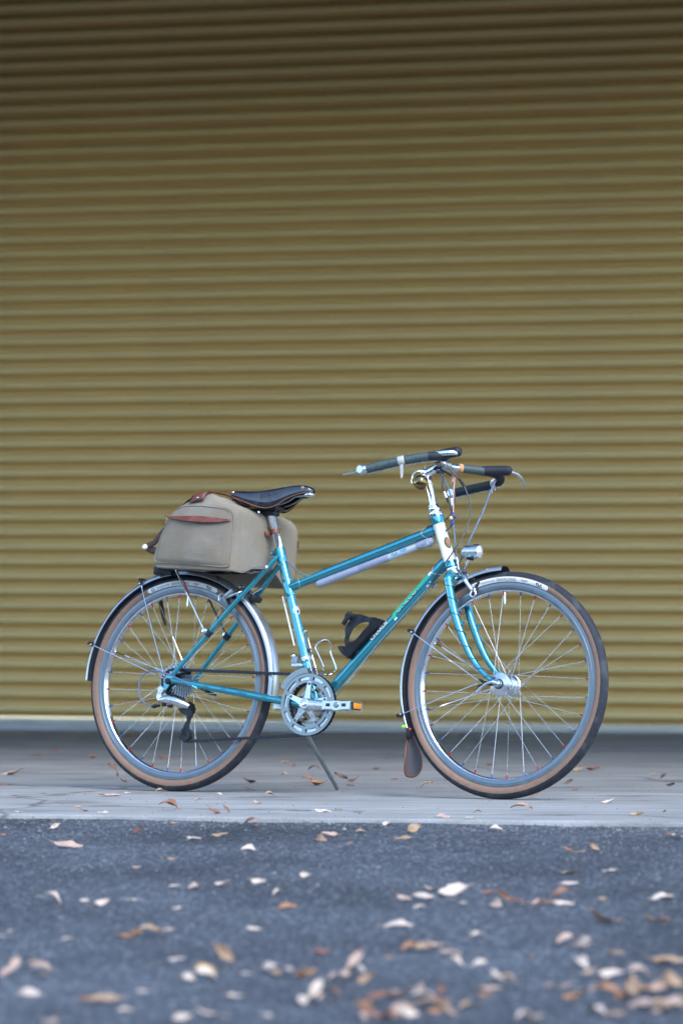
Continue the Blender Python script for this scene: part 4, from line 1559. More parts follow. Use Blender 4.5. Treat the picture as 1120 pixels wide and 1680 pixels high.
for i in range(5):
    a = 2 * math.pi * i / 5 + rad(14)
    d1, d2 = Vector((math.cos(a), math.sin(a))), Vector((-math.sin(a), math.cos(a)))
    c_ = Vector(CC)
    out = [c_ + d1 * 0.010 + d2 * 0.0125, c_ + d1 * 0.030 + d2 * 0.0085, c_ + d1 * 0.060 + d2 * 0.0070, c_ + d1 * 0.068 + d2 * 0.0055, c_ + d1 * 0.070,
           c_ + d1 * 0.068 - d2 * 0.0055, c_ + d1 * 0.060 - d2 * 0.0070, c_ + d1 * 0.030 - d2 * 0.0085, c_ + d1 * 0.010 - d2 * 0.0125]
    mb = MB()
    mb.prism([(p_.x, p_.y) for p_ in out], 0.0505, [0.0600, 0.0580, 0.0555, 0.0550, 0.0550, 0.0550, 0.0555, 0.0580, 0.0600])
    mb.build("spider_arm", "aluminium", crank, angle=30)
    pb = c_ + d1 * 0.062
    MB().lathe([(0.0001, 0.0012), (0.0042, 0.0012), (0.0048, 0.0)], P(pb.x, pb.y, 0.0556), (0, -1, 0), 12).build("ring_bolt", "dark_steel", crank)
for s in (1, -1):
    cu_, cv_ = CC if s == 1 else (BBU, BBV)
    e_u = cu_ + 0.17 * s
    drop = -0.0095 * s
    mb = MB()
    pts = [P(cu_ - 0.012 * s, cv_, 0.0595 * s), P(cu_, cv_, 0.0625 * s), P(cu_ + 0.03 * s, cv_ + drop * 0.18, 0.0640 * s), P(cu_ + 0.09 * s, cv_ + drop * 0.53, 0.0720 * s), P(cu_ + 0.155 * s, cv_ + drop * 0.92, 0.0800 * s), P(e_u + 0.008 * s, cv_ + drop, 0.0810 * s)]
    mb.tube(pts, [0.0150, 0.0185, 0.0165, 0.0135, 0.0130, 0.0090], 16, flat=0.55, ref=(0, 1, 0))
    mb.lathe([(0.0185, 0.0), (0.0185, 0.012), (0.0168, 0.0165), (0.0120, 0.0175), (0.0115, 0.0160), (0.0001, 0.0158)], P(cu_, cv_, 0.0560 * s), (0, -s, 0), 28)
    mb.build("crank_arm", "aluminium", crank, angle=45)
    MB().lathe([(0.0001, 0.003), (0.0030, 0.003), (0.0030, 0.0012), (0.0075, 0.0012), (0.0095, 0.0)], P(cu_, cv_, 0.0724 * s), (0, -s, 0), 16).build("crank_bolt", "chrome" if s == 1 else "dark_steel", crank)
    # pedal
    pe = empty("pedal", bike)
    pu, pv = e_u, cv_ + drop
    MB().tube([P(pu, pv, 0.080 * s), P(pu, pv, 0.098 * s), P(pu, pv, 0.100 * s), P(pu, pv, 0.160 * s), P(pu, pv, 0.166 * s)], [0.0070, 0.0070, 0.0115, 0.0095, 0.0060], 16).build("spindle", "aluminium", pe)
    for q in (1, -1):
        mb = MB()
        zig = []
        for i in range(13):
            w = 0.100 + 0.066 * i / 12
            zig.append((w, 0.0150 if i % 2 == 0 else 0.0115))
        vs_ = []
        for x in (pu + q * 0.046, pu + q * 0.0445):
            vs_ += [P(x, pv + h, w * s) for w, h in zig] + [P(x, pv - h, w * s) for w, h in zig]
        fs = []
        for i in range(12):
            fs += [(i, i + 1, 13 + i + 1, 13 + i), (26 + i, 26 + i + 1, 39 + i + 1, 39 + i), (i, i + 1, 26 + i + 1, 26 + i), (13 + i, 13 + i + 1, 39 + i + 1, 39 + i)]
        fs += [(0, 13, 39, 26), (12, 25, 51, 38)]
        mb.add(vs_, fs)
        mb.build("cage_plate", "aluminium", pe, smooth=False)
        mb = MB()
        mb.box(P(pu + q * 0.0480, pv, 0.131 * s), 0.006, 0.040, 0.017, bev=0.001)
        mb.build("reflector", "amber", pe)
        mb = MB()
        mb.box(P(pu + q * 0.0470, pv, 0.131 * s), 0.004, 0.050, 0.0215, bev=0.001)
        mb.build("reflector_frame", "black_plastic", pe)
    for w_, hh in ((0.0985, 0.011), (0.1665, 0.0115)):
        mb = MB()
        mb.prism([(pu - 0.047, pv - hh), (pu - 0.020, pv - hh * 1.05), (pu, pv - hh * 1.35), (pu + 0.020, pv - hh * 1.05), (pu + 0.047, pv - hh), (pu + 0.047, pv + hh), (pu + 0.020, pv + hh * 0.9), (pu, pv + hh * 1.1), (pu - 0.020, pv + hh * 0.9), (pu - 0.047, pv + hh)],
                 w_ * s, (w_ + 0.0022) * s)
        mb.build("side_plate", "aluminium", pe, angle=30)
    mb = MB()
    for x in (-0.028, 0.026):
        mb.box(P(pu + x, pv, 0.1692 * s), 0.014, 0.0016, 0.009, bev=0.0005)
    mb.build("side_slot", "decal_black", pe)
    MB().lathe([(0.0001, 0.0045), (0.0075, 0.0040), (0.0092, 0.0)], P(pu, pv, 0.1685 * s), (0, -s, 0), 20).build("dust_cap", "grey_metal", pe)

# --- cassette: eight cogs
cas = empty("cassette", bike)
for i in range(8):
    rr = 0.0625 - 0.0052 * i
    te = 28 - 2 * i
    MB().gear((0, RW), rr, max(0.010, rr - 0.016), te, 0.0225 + 0.0043 * i, 0.0242 + 0.0043 * i, tooth=0.0042).build("cog", "cog_steel", cas, smooth=False)
MB().lathe([(0.010, -0.057), (0.0165, -0.0575), (0.0165, -0.022), (0.010, -0.022)], P(0, RW), (0, 1, 0), 24).build("lock_ring", "dark_steel", cas)

# --- chain: links laid along the run
CH_W = 0.0425
PUL_U, PUL_L = (0.0640, 0.2480), (0.0600, 0.1690)


def arc(c, r, a0, a1, n):
    return [Vector((c[0] + r * math.cos(rad(a0 + (a1 - a0) * i / n)), c[1] + r * math.sin(rad(a0 + (a1 - a0) * i / n)))) for i in range(n + 1)]


run = arc(CC, 0.0895, -88, 82, 26) + arc((0, RW), 0.0385, 78, 262, 16) + arc(PUL_U, 0.0180, 118, -45, 8) + arc(PUL_L, 0.0195, 150, 262, 8)
tot, acc = 0.0, [0.0]
rl = run + [run[0]]
for i in range(len(rl) - 1):
    tot += (rl[i + 1] - rl[i]).length
    acc.append(tot)


def chain_at(s):
    s %= tot
    lo = 0
    while acc[lo + 1] < s:
        lo += 1
    t = (s - acc[lo]) / max(1e-9, acc[lo + 1] - acc[lo])
    return rl[lo] + (rl[lo + 1] - rl[lo]) * t


nl = int(round(tot / 0.0127 / 2)) * 2
pit = tot / nl
mb = MB()
for i in range(nl):
    a, b = chain_at(i * pit), chain_at((i + 1) * pit)
    d = (b - a).normalized()
    nrm_ = Vector((-d.y, d.x))
    wo = 0.0030 if i % 2 == 0 else 0.0020
    mid = (a + b) / 2
    out = [a - d * 0.0030 + nrm_ * 0.0022, a + nrm_ * 0.0050, mid + nrm_ * 0.0034, b + nrm_ * 0.0050, b + d * 0.0030 + nrm_ * 0.0022,
           b + d * 0.0030 - nrm_ * 0.0022, b - nrm_ * 0.0050, mid - nrm_ * 0.0034, a - nrm_ * 0.0050, a - d * 0.0030 - nrm_ * 0.0022]
    for s in (1, -1):
        mb.prism([(p_.x, p_.y) for p_ in out], CH_W + s * wo, CH_W + s * (wo + 0.0009))
    mb.tube([P(a.x, a.y, CH_W - 0.0042), P(a.x, a.y, CH_W + 0.0042)], 0.0020, 6)
ch = mb.build("chain", "chain_steel", bike, smooth=False)
ch["kind"] = "stuff"

# --- rear derailleur
rd_ = empty("rear_derailleur", bike)
mb = MB()
mb.lathe([(0.0001, 0.010), (0.0040, 0.010), (0.0042, 0.0075), (0.0100, 0.0075), (0.0108, 0.0), (0.0108, -0.010)], P(-0.0225, 0.3040, 0.0690), (0, -1, 0), 24)
mb.tube(spline([P(-0.0225, 0.304, 0.066), P(-0.030, 0.292, 0.068), P(-0.030, 0.278, 0.070), P(-0.022, 0.272, 0.071)], 4), [0.0100, 0.0085, 0.0080, 0.0090], 12)
mb.build("hanger_pivot", "aluminium", rd_)
mb = MB()
mb.tube(spline([P(-0.030, 0.2710, 0.066), P(-0.016, 0.2745, 0.071), P(0.008, 0.2745, 0.074), P(0.034, 0.2690, 0.071), P(0.058, 0.2605, 0.064), P(0.072, 0.2545, 0.058)], 6), [0.0075, 0.0115, 0.0135, 0.0135, 0.0120, 0.0085], 18)
mb.build("body", "aluminium", rd_)
mb = MB()
mb.box(P(-0.010, 0.258, 0.070), 0.014, 0.010, 0.010, bev=0.002)
mb.box(P(0.012, 0.254, 0.070), 0.016, 0.010, 0.009, bev=0.002)
mb.tube([P(-0.052, 0.252, 0.070), P(-0.040, 0.254, 0.070)], [0.0050, 0.0065], 10)
mb.tube([P(-0.026, 0.256, 0.070), P(-0.040, 0.254, 0.070)], 0.0042, 10)
mb.prism([(0.034, 0.249), (0.072, 0.249), (0.082, 0.240), (0.080, 0.222), (0.060, 0.228), (0.044, 0.236)], 0.048, 0.060)
mb.build("linkage", "black_plastic", rd_, angle=30)
mb = MB()
mb.prism([(0.060, 0.262), (0.074, 0.262), (0.080, 0.248), (0.0765, 0.225), (0.0725, 0.198), (0.0745, 0.182), (0.0770, 0.170), (0.0750, 0.158), (0.0640, 0.150), (0.0560, 0.152), (0.052, 0.160), (0.0600, 0.164), (0.0625, 0.172), (0.0600, 0.184), (0.0630, 0.214), (0.0610, 0.240)], 0.0495, 0.0520)
mb.build("cage", "black_plastic", rd_, angle=30)
mb = MB()
mb.prism([(0.056, 0.262), (0.070, 0.262), (0.074, 0.245), (0.064, 0.205), (0.058, 0.186), (0.070, 0.178), (0.074, 0.160), (0.062, 0.150), (0.046, 0.152), (0.028, 0.159), (0.029, 0.164), (0.046, 0.166), (0.046, 0.186), (0.054, 0.208), (0.058, 0.235)], 0.0330, 0.0350)
mb.build("cage", "black_plastic", rd_, angle=30)
for c_ in (PUL_U, PUL_L):
    MB().gear(c_, 0.0205, 0.006, 11, 0.0405, 0.0445, tooth=0.0042).build("pulley", "black_plastic", rd_, smooth=False)
rdp = [(-0.0539, 0.2517, 0.07), (-0.0855, 0.2662, 0.072), (-0.0995, 0.2897, 0.074), (-0.1009, 0.3271, 0.076), (-0.0848, 0.3486, 0.078), (-0.0613, 0.3597, 0.079), (-0.029, 0.3596, 0.080), (0.0087, 0.3485, 0.080), (0.0513, 0.3337, 0.080), (0.0897, 0.3164, 0.078), (0.1010, 0.3105, 0.072)]
MB().tube(spline([P(*q) for q in rdp], 8), 0.0024, 8).build("cable", "cable_blue", rd_)
mb = MB()
mb.tube([P(0.093, 0.3150, 0.076), P(0.106, 0.3080, 0.070)], 0.0042, 10)
mb.tube([P(0.100, 0.3110, 0.073), P(0.103, 0.318, 0.062)], 0.0040, 8)
mb.build("cable_stop", "teal_paint", rd_)
# quick release lever on the far side of the rear axle
mb = MB()
mb.tube(spline([P(0.0, 0.33, -0.072), P(0.02, 0.322, -0.082), P(0.05, 0.309, -0.084), P(0.075, 0.302, -0.082)], 5), [0.007, 0.0065, 0.0075, 0.0055], 10, flat=0.7)
mb.build("quick_release_lever", "black_plastic", bike)

# --- front derailleur
fd = empty("front_derailleur", bike)
mb = MB()
mb.lathe([(0.0147, -0.007), (0.0172, -0.006), (0.0172, 0.006), (0.0147, 0.007)], P(0.4440, 0.4040), (P(*ST_T) - P(*ST_B)), 24)
mb.tube([P(0.452, 0.402, 0.006), P(0.452, 0.402, 0.022)], 0.0055, 10)
mb.build("clamp_band", "aluminium", fd)
mb = MB()
mb.box(P(0.420, 0.395, 0.020), 0.020, 0.020, 0.032, bev=0.005)
mb.box(P(0.430, 0.383, 0.020), 0.034, 0.024, 0.014, bev=0.004, mi=1)
mb.ball(P(0.415, 0.411, 0.024), 0.008, mi=1)
mb.build("body", ["grey_metal", "aluminium"], fd)
mb = MB()
o_, i_ = arc(CC, 0.112, 95, 152, 10), arc(CC, 0.0945, 152, 92, 10)
mb.prism([(p_.x, p_.y) for p_ in o_ + i_], 0.0500, 0.0520)
mb.prism([(p_.x, p_.y) for p_ in o_ + i_], 0.0360, 0.0380)
mb.build("cage", "grey_metal", fd, angle=30)
mb = MB()
mb.prism([(p_.x, p_.y) for p_ in arc(CC, 0.112, 98, 128, 6) + arc(CC, 0.1095, 128, 98, 6)], 0.038, 0.050)
mb.build("cage_bridge", "grey_metal", fd, angle=30)

# --- rack
rack = empty("rack", bike)
RV = 0.675
mb = MB()
for s in (1, -1):
    mb.tube(spline([P(-0.085, RV + 0.006, 0.030 * s), P(-0.070, RV + 0.004, 0.052 * s), P(-0.04, RV + 0.001, 0.057 * s), P(0.05, RV, 0.057 * s), P(0.18, RV, 0.056 * s)], 6), 0.0052, 10)
mb.tube([P(-0.085, RV + 0.006, 0.031), P(-0.085, RV + 0.006, -0.031)], 0.0052, 10)
for u_ in (-0.03, 0.05, 0.13, 0.18):
    mb.tube([P(u_, RV, 0.056), P(u_, RV, -0.056)], 0.0042, 8)
mb.build("deck", "black_plastic", rack)
for s in (1, -1):
    MB().tube([P(0.165, RV + 0.001, 0.047 * s), P(0.318 - (0.02 if s < 0 else 0), RV + 0.002, 0.040 * s)], 0.0036, 10).build("tongue_rod", "chrome", rack)
    mb = MB()
    mb.box(P(0.228 - (0.02 if s < 0 else 0), RV + 0.0015, 0.044 * s), 0.010, 0.012, 0.014, bev=0.002)
    mb.ball(P(0.312 - (0.02 if s < 0 else 0), RV + 0.003, 0.040 * s), 0.0075)
    mb.build("rod_clamp", "aluminium", rack)
    mb = MB()
    mb.tube([P(-0.006, RV + 0.002, 0.058 * s), P(0.112, 0.490, 0.060 * s)], 0.0029 if s > 0 else 0.0034, 8)
    mb.build("strut", "chrome" if s > 0 else "dark_steel", rack)
    mb = MB()
    mb.box(P(0.116, 0.484, 0.058 * s), 0.020, 0.012, 0.016, bev=0.004, mi=1)
    base = P(0.20, 0.5618, 0.043 * s)
    dz = (P(0.012, 0.352, 0.064 * s) - base).normalized()
    c_ = base + dz * 0.112
    for q in (-0.007, 0.0, 0.007):
        mb.lathe([(0.0084, -0.0028), (0.0112, -0.0020), (0.0112, 0.0020), (0.0084, 0.0028)], c_ + dz * q, dz, 18)
    mb.build("stay_clamp", ["black_rubber", "chrome"], rack)
MB().tube([P(0.022, 0.640, 0.050), P(0.046, 0.597, 0.050)], 0.0024, 6).build("reflective_strip", "red_plastic", rack)
mb = MB()
mb.box(P(-0.072, RV - 0.004, 0.030), 0.034, 0.050, 0.024, bev=0.004)
mb.box(P(-0.040, RV - 0.010, 0.030), 0.050, 0.034, 0.010, bev=0.003)
mb.tube([P(-0.060, RV - 0.006, 0.052), P(-0.020, RV - 0.012, 0.052)], 0.0070, 8)
mb.ball(P(-0.030, RV - 0.008, 0.050), 0.009)
mb.build("lamp_bracket", "black_plastic", rack)

# --- kickstand on the far side
inv = BIKE_M.inverted()
foot = inv @ Vector((-0.0131, 10.983, 0.006))
mb = MB()
k0 = P(0.425, 0.236, -0.030)
k1 = P(0.424, 0.190, -0.050)
mb.tube([k0, k1, k1 + (foot - k1) * 0.85, foot], [0.0085, 0.0082, 0.0066, 0.0066], 12, flat=0.85)
mb.box(P(0.425, 0.248, -0.010), 0.030, 0.050, 0.018, bev=0.004, mi=0)
mb.build("kickstand", ["grey_metal"], bike)

# --- bottle cages
bc = empty("bottle_cage", bike)
tag(bc, "black moulded plastic bottle holder on the down tube")
OUT = [(0.6308, 0.5371), (0.655, 0.5318), (0.690, 0.5236), (0.718, 0.5165), (0.702, 0.5003), (0.6915, 0.4895), (0.6675, 0.4679), (0.6298, 0.4299), (0.6125, 0.4117), (0.6007, 0.4103),
       (0.5858, 0.4226), (0.5700, 0.4395), (0.5740, 0.4405), (0.5870, 0.4370), (0.6020, 0.4320), (0.5975, 0.4480), (0.5925, 0.4660), (0.5877, 0.4891), (0.5900, 0.5000), (0.5965, 0.5105), (0.6090, 0.5245)]
HOL = [(0.6270, 0.5010), (0.6480, 0.5090), (0.6740, 0.5110), (0.6780, 0.5040), (0.6620, 0.4880), (0.6400, 0.4640), (0.6250, 0.4540), (0.6110, 0.4540), (0.6110, 0.4716), (0.6170, 0.4900)]
for s in (1, -1):
    key = OUT + [OUT[0]] + [HOL[0]] + HOL[:0:-1] + [HOL[0]]
    mb = MB()
    bm = bmesh.new()
    outl_ = OUT if s == 1 else [(0.650, 0.5320), (0.690, 0.5236), (0.716, 0.5165), (0.702, 0.5003), (0.6915, 0.4895), (0.6675, 0.4679), (0.640, 0.4400), (0.622, 0.4300), (0.620, 0.4400), (0.632, 0.4560), (0.644, 0.4760), (0.650, 0.5000)]
    ring_o = [bm.verts.new((u, v, 0)) for u, v in [(p_.x, p_.y) for p_ in spline([Vector((a, b, 0)) for a, b in outl_], 3, closed=True)]]
    ring_i = [bm.verts.new((u, v, 0)) for u, v in [(p_.x, p_.y) for p_ in spline([Vector((a, b, 0)) for a, b in (HOL if s == 1 else [(0.670, 0.506), (0.680, 0.510), (0.684, 0.506), (0.676, 0.500)])], 3, closed=True)]]
    es = [bm.edges.new((r_[i], r_[(i + 1) % len(r_)])) for r_ in (ring_o, ring_i) for i in range(len(r_))]
    bmesh.ops.triangle_fill(bm, use_beauty=True, edges=es)
    bm.verts.index_update()
    tris = [[v.index for v in f.verts] for f in bm.faces]
    vv = [v.co.copy() for v in bm.verts]
    no, ni = len(ring_o), len(ring_i)
    bm.free()

    def wof(p_):
        # arms belly out towards the bottle's side and close towards the spine
        dist = ((p_.x - BBU) * (DT_H[1] - BBV) - (p_.y - BBV) * (DT_H[0] - BBU)) / dl
        k = max(0.0, min(1.0, (-dist - 0.018) / 0.060))
        return 0.020 + 0.016 * math.sin(math.pi * min(1.0, 0.15 + k * 0.85))
    vs_ = [P(p_.x, p_.y, s * wof(p_)) for p_ in vv] + [P(p_.x, p_.y, s * (wof(p_) - 0.004)) for p_ in vv]
    nn = len(vv)
    fs = [tuple(t) for t in tris] + [tuple(i + nn for i in t[::-1]) for t in tris]
    for r0_, cnt in ((0, no), (no, ni)):
        fs += [(r0_ + i, r0_ + (i + 1) % cnt, nn + r0_ + (i + 1) % cnt, nn + r0_ + i) for i in range(cnt)]
    mb.add(vs_, fs)
    mb.build("side_arm", "black_plastic", bc, angle=35)
mb = MB()
mb.prism([(0.5960, 0.4080), (0.6060, 0.4040), (0.7030, 0.5000), (0.6950, 0.5080)], -0.022, 0.022)
mb.build("spine", "black_plastic", bc, angle=30)
mb = MB()
mb.prism([(0.5700, 0.4410), (0.5740, 0.4430), (0.6060, 0.4170), (0.6000, 0.4100)], -0.018, 0.018)
mb.build("foot", "black_plastic", bc, angle=30)
mb = MB()
mb.tube([P(0.6035, 0.5300, 0.034), P(0.6035, 0.5300, -0.034)], 0.0105, 16)
mb.box(P(0.597, 0.519, 0.032), 0.013, 0.010, 0.034, rot=Matrix.Rotation(rad(32), 3, 'Y'), bev=0.003)
mb.ball(P(0.606, 0.536, 0.028), 0.0085)
mb.build("retaining_knob", "black_plastic", bc)
mb = MB()
for (u_, v_) in ((0.626, 0.424), (0.668, 0.470), (0.690, 0.492)):
    mb.box(P(u_, v_, 0), 0.020, 0.028, 0.026, rot=Matrix.Rotation(rad(-47), 3, 'Y'), bev=0.004)
mb.build("mounting_boss", "black_plastic", bc)

wc = empty("bottle_cage", bike)
tag(wc, "bent steel wire bottle cage on the seat tube")
WA = [(0.4776, 0.3586, 0.012), (0.4585, 0.410, 0.012), (0.4394, 0.4602, 0.012), (0.4365, 0.4762, 0.010), (0.4385, 0.4910, 0.0), (0.4400, 0.4782, -0.010), (0.4420, 0.4626, -0.012), (0.4600, 0.412, -0.012), (0.4800, 0.3590, -0.012)]
MB().tube(spline([P(*q) for q in WA], 6), 0.0024, 8).build("back_wire", "chrome", wc)
WL = [(0.4776, 0.3586, 0.012), (0.4915, 0.3560, 0.014), (0.5247, 0.3665, 0.032), (0.5304, 0.3801, 0.037), (0.5150, 0.4080, 0.037), (0.5000, 0.4347, 0.037), (0.4994, 0.4467, 0.030), (0.5060, 0.4601, 0.012),
      (0.5091, 0.4625, -0.012), (0.5095, 0.4525, -0.030), (0.5054, 0.4316, -0.037), (0.5170, 0.407, -0.037), (0.5285, 0.3826, -0.037), (0.5291, 0.3722, -0.030), (0.5200, 0.3600, -0.015), (0.4800, 0.3590, -0.012)]
MB().tube(spline([P(*q) for q in WL], 6), 0.0024, 8).build("holding_wire", "chrome", wc)
for (u_, v_) in ((0.4480, 0.4300), (0.4690, 0.3720)):
    mb = MB()
    mb.tube([P(u_ - 0.006, v_ - 0.002, 0), P(u_ + 0.008, v_ + 0.003, 0)], 0.0042, 8)
    mb.box(P(u_ + 0.004, v_ + 0.001, 0), 0.004, 0.026, 0.014, bev=0.001)
    mb.build("bolt_plate", "dark_steel", wc)

# slim rod clipped behind the seat tube
mb = MB()
mb.tube([P(0.3510, 0.5940), P(0.4016, 0.4447)], 0.0032, 10)
mb.build("pump_peg_rod", "cream_paint", bike)
for q in ((0.3600, 0.5780), (0.3960, 0.4920)):
    MB().ball(P(*q), 0.0046).build("rod_clip", "aluminium", bike)

# ------------------------------------------------------------------ canvas bag across the rack
def in_bike(name, u, v, w):
    e = empty(name)
    e.matrix_world = BIKE_M @ Matrix.Translation(P(u, v, w))
    return e, P(u, v, w)


bag, bo = in_bike("rack_bag", 0.13, 0.680, 0.0)
tag(bag, "olive canvas bag with brown leather trim strapped across the rear rack", "bag")
BO = [(0.000, 0.690), (0.004, 0.715), (0.018, 0.757), (0.036, 0.795), (0.056, 0.826), (0.084, 0.8475), (0.120, 0.8560), (0.160, 0.8545), (0.205, 0.8500), (0.245, 0.8420), (0.266, 0.8330),
      (0.276, 0.815), (0.2775, 0.780), (0.276, 0.730), (0.2735, 0.690), (0.270, 0.6700), (0.250, 0.6645), (0.190, 0.6690), (0.120, 0.6750), (0.050, 0.6790), (0.012, 0.6810)]
ring0 = [(p_.x, p_.y) for p_ in spline([Vector((a, b, 0)) for a, b in BO], 4, closed=True)]
bc_u, bc_v = 0.142, 0.762


def panel_w(u, v):
    a = max(0.0, 1 - ((u - 0.142) / 0.150) ** 2)
    b = max(0.0, 1 - ((v - 0.762) / 0.105) ** 2)
    return 0.178 + 0.020 * (a * b) ** 0.8 + 0.0035 * noise.noise(Vector((u * 22, v * 26, 1.5))) * min(1.0, 4 * a * b)


def bag_pt(k, w, s, top):
    u, v = ring0[k]
    du_, dv_ = u - bc_u, v - bc_v
    uu, vv_ = bc_u + du_ * (s if du_ > 0 else 1 + (s - 1) * 0.15), bc_v + dv_ * s
    if dv_ > 0.02:
        f_ = (dv_ - 0.02) / 0.075
        vv_ += top * f_ * math.exp(-((u - 0.165) / 0.090) ** 2)
    if dv_ < -0.04:
        # bottom rests on the deck in the middle and sags beside it
        ff = min(1.0, (-dv_ - 0.04) / 0.04)
        rest = 0.684
        sag = 0.660 if w > 0 else 0.642
        q = max(0.0, min(1.0, (abs(w) - 0.050) / 0.070))
        q = q * q * (3 - 2 * q)
        tgt = rest * (1 - q) + sag * q + (u - 0.14) * -0.05
        if abs(w) < 0.1775:
            vv_ = vv_ * (1 - ff) + tgt * ff
    return uu, vv_


mb = MB()
secs = [(0.178, 1.0, 0.006), (0.1755, 0.985, 0.008), (0.170, 1.025, 0.012), (0.160, 1.035, 0.022), (0.140, 1.04, 0.030), (0.115, 1.035, 0.034), (0.085, 1.03, 0.032), (0.055, 1.03, 0.028), (0.02, 1.035, 0.026),
        (-0.02, 1.04, 0.024), (-0.055, 1.045, 0.022), (-0.085, 1.05, 0.020), (-0.115, 1.05, 0.018), (-0.140, 1.045, 0.014), (-0.160, 1.035, 0.010), (-0.172, 1.02, 0.006), (-0.178, 1.0, 0.002)]
K = len(ring0)
caps = [0.93, 0.82, 0.66, 0.46, 0.24]


def wrinkle(p_, amp):
    q = Vector((p_.x * 16, p_.y * 13, p_.z * 7))
    n_ = noise.noise(q) * 0.7 + abs(noise.noise(q * 1.9 + Vector((3, 1, 7)))) * -0.7 + 0.15
    if p_.x < bc_u - 0.05:
        n_ = min(0.0, n_) * 0.6
    d = Vector((p_.x - bc_u, 0, p_.z - bc_v))
    if d.length > 1e-4:
        d.normalize()
    return p_ + d * n_ * amp


loops = []
for s in caps[::-1]:
    loops.append([P(bc_u + (u - bc_u) * s, bc_v + (v - bc_v) * s, panel_w(bc_u + (u - bc_u) * s, bc_v + (v - bc_v) * s)) for u, v in ring0])
for w, s, t in secs:
    lp = []
    for k in range(K):
        u, v = bag_pt(k, w, s, t)
        lp.append(wrinkle(P(u, v, w), 0.015 if abs(w) < 0.165 else 0.0))
    loops.append(lp)
for s in caps:
    loops.append([P(bc_u + (u - bc_u) * s, bc_v + (v - bc_v) * s, -panel_w(bc_u + (u - bc_u) * s, bc_v + (v - bc_v) * s)) for u, v in ring0])
for lp in loops:
    mb.v += [tuple(p_ - bo) for p_ in lp]
for i in range(len(loops) - 1):
    for k in range(K):
        mb.f.append((i * K + k, i * K + (k + 1) % K, (i + 1) * K + (k + 1) % K, (i + 1) * K + k))
        mb.m.append(0)
mb.f.append(tuple(range(K)))
mb.m.append(0)
mb.f.append(tuple(range((len(loops) - 1) * K, len(loops) * K))[::-1])
mb.m.append(0)
body = mb.build("bag_body", "canvas", bag, angle=75)
for s in (1, -1):
    pip = [P(u, v, 0.1785 * s) - bo + Vector((0, -0.0005 * s, 0)) for u, v in ring0]
    MB().tube(pip, 0.0026, 7, closed=True).build("piping", "canvas", bag)


def on_panel(u, v, lift):
    return P(u, v, panel_w(u, v) + lift) - bo


# leather pocket flap, a slim leaf shape standing off the end panel
mb = MB()
fu0, fu1 = 0.050, 0.272
nU = 24
for i in range(nU + 1):
    t = i / nU
    u = fu0 + (fu1 - fu0) * t
    top_ = 0.8165 - 0.012 * t + 0.0055 * math.sin(math.pi * t)
    th = 0.0185 * math.sin(math.pi * (0.04 + 0.93 * t) ** 1.15) ** 0.8 + 0.0008
    for j in range(5):
        v = top_ - th * j / 4
        mb.v.append(tuple(on_panel(u, v, 0.0022 + 0.0085 * (j / 4) ** 1.5 * math.sin(math.pi * t))))
for i in range(nU):
    for j in range(4):
        mb.f.append((i * 5 + j, (i + 1) * 5 + j, (i + 1) * 5 + j + 1, i * 5 + j + 1))
        mb.m.append(0)
fl_ = mb.build("pocket_flap", "brown_leather", bag)
so = fl_.modifiers.new("thick", 'SOLIDIFY')
so.thickness = 0.0025
so.offset = 1
MB().tube(spline([on_panel(fu0 - 0.012, 0.8215, 0.010), on_panel(fu0, 0.8170, 0.004), on_panel(fu0 + 0.02, 0.8160, 0.002)], 4), [0.0012, 0.0022, 0.0026], 6).build("flap_corner", "brown_leather", bag)
mb = MB()
mb.tube(spline([on_panel(0.0445, 0.812, 0.004), on_panel(0.0395, 0.803, 0.007), on_panel(0.0365, 0.795, 0.008), on_panel(0.0405, 0.791, 0.008), on_panel(0.0440, 0.799, 0.007)], 5, closed=True), 0.0014, 6, closed=True)
mb.build("zip_pull", "brass", bag)
# seam line of stitching just under the top of the panel
seam = [on_panel(u, v, 0.0008) for u, v in [(p_.x, p_.y) for p_ in spline([Vector(q) for q in ((0.075, 0.838, 0), (0.10, 0.8470, 0), (0.14, 0.8490, 0), (0.20, 0.8440, 0), (0.245, 0.8370, 0), (0.262, 0.8270, 0))], 5)]]
MB().tube(seam, 0.0007, 5).build("seam", "dark_leather", bag)


def crest(u, w):
    """Top surface of the bag body at (u, w)."""
    best = -1
    for lp in loops[5:-5]:
        if abs(-lp[0].y - w) < 0.02:
            for p_ in lp:
                if abs(p_.x - u) < 0.012 and p_.z > best:
                    best = p_.z
    return best


# leather patch with a snap where the carrying strap meets the top
mb = MB()
pc = [(0.098, 0.185), (0.120, 0.186), (0.150, 0.183), (0.166, 0.165), (0.172, 0.140), (0.160, 0.125), (0.140, 0.128), (0.115, 0.150)]
gu = [0.122, 0.134, 0.146, 0.158, 0.170]
gw = [0.180, 0.168, 0.154, 0.138, 0.122]
for i, u in enumerate(gu):
    for j, w in enumerate(gw):
        cut = 0.004 if (i in (0, 4) and j in (0,)) else 0
        z = crest(u, w) if w < 0.17 else max(0.846, crest(u, 0.165) - 0.022 * (w - 0.160) / 0.02)
        mb.v.append(tuple(P(u + 0.10 * (0.16 - w), z + 0.0035, w + (0.004 if w > 0.165 else 0)) - bo))
for i in range(4):
    for j in range(4):
        mb.f.append((i * 5 + j, (i + 1) * 5 + j, (i + 1) * 5 + j + 1, i * 5 + j + 1))
        mb.m.append(0)
pt = mb.build("leather_patch", "brown_leather", bag)
so = pt.modifiers.new("thick", 'SOLIDIFY')
so.thickness = 0.003
so.offset = 1
MB().lathe([(0.0001, 0.0030), (0.0035, 0.0026), (0.0050, 0.0)], P(0.146, crest(0.146, 0.165) - 0.0075, 0.184) - bo, (0, -0.8, 0.6), 14).build("snap", "chrome", bag)
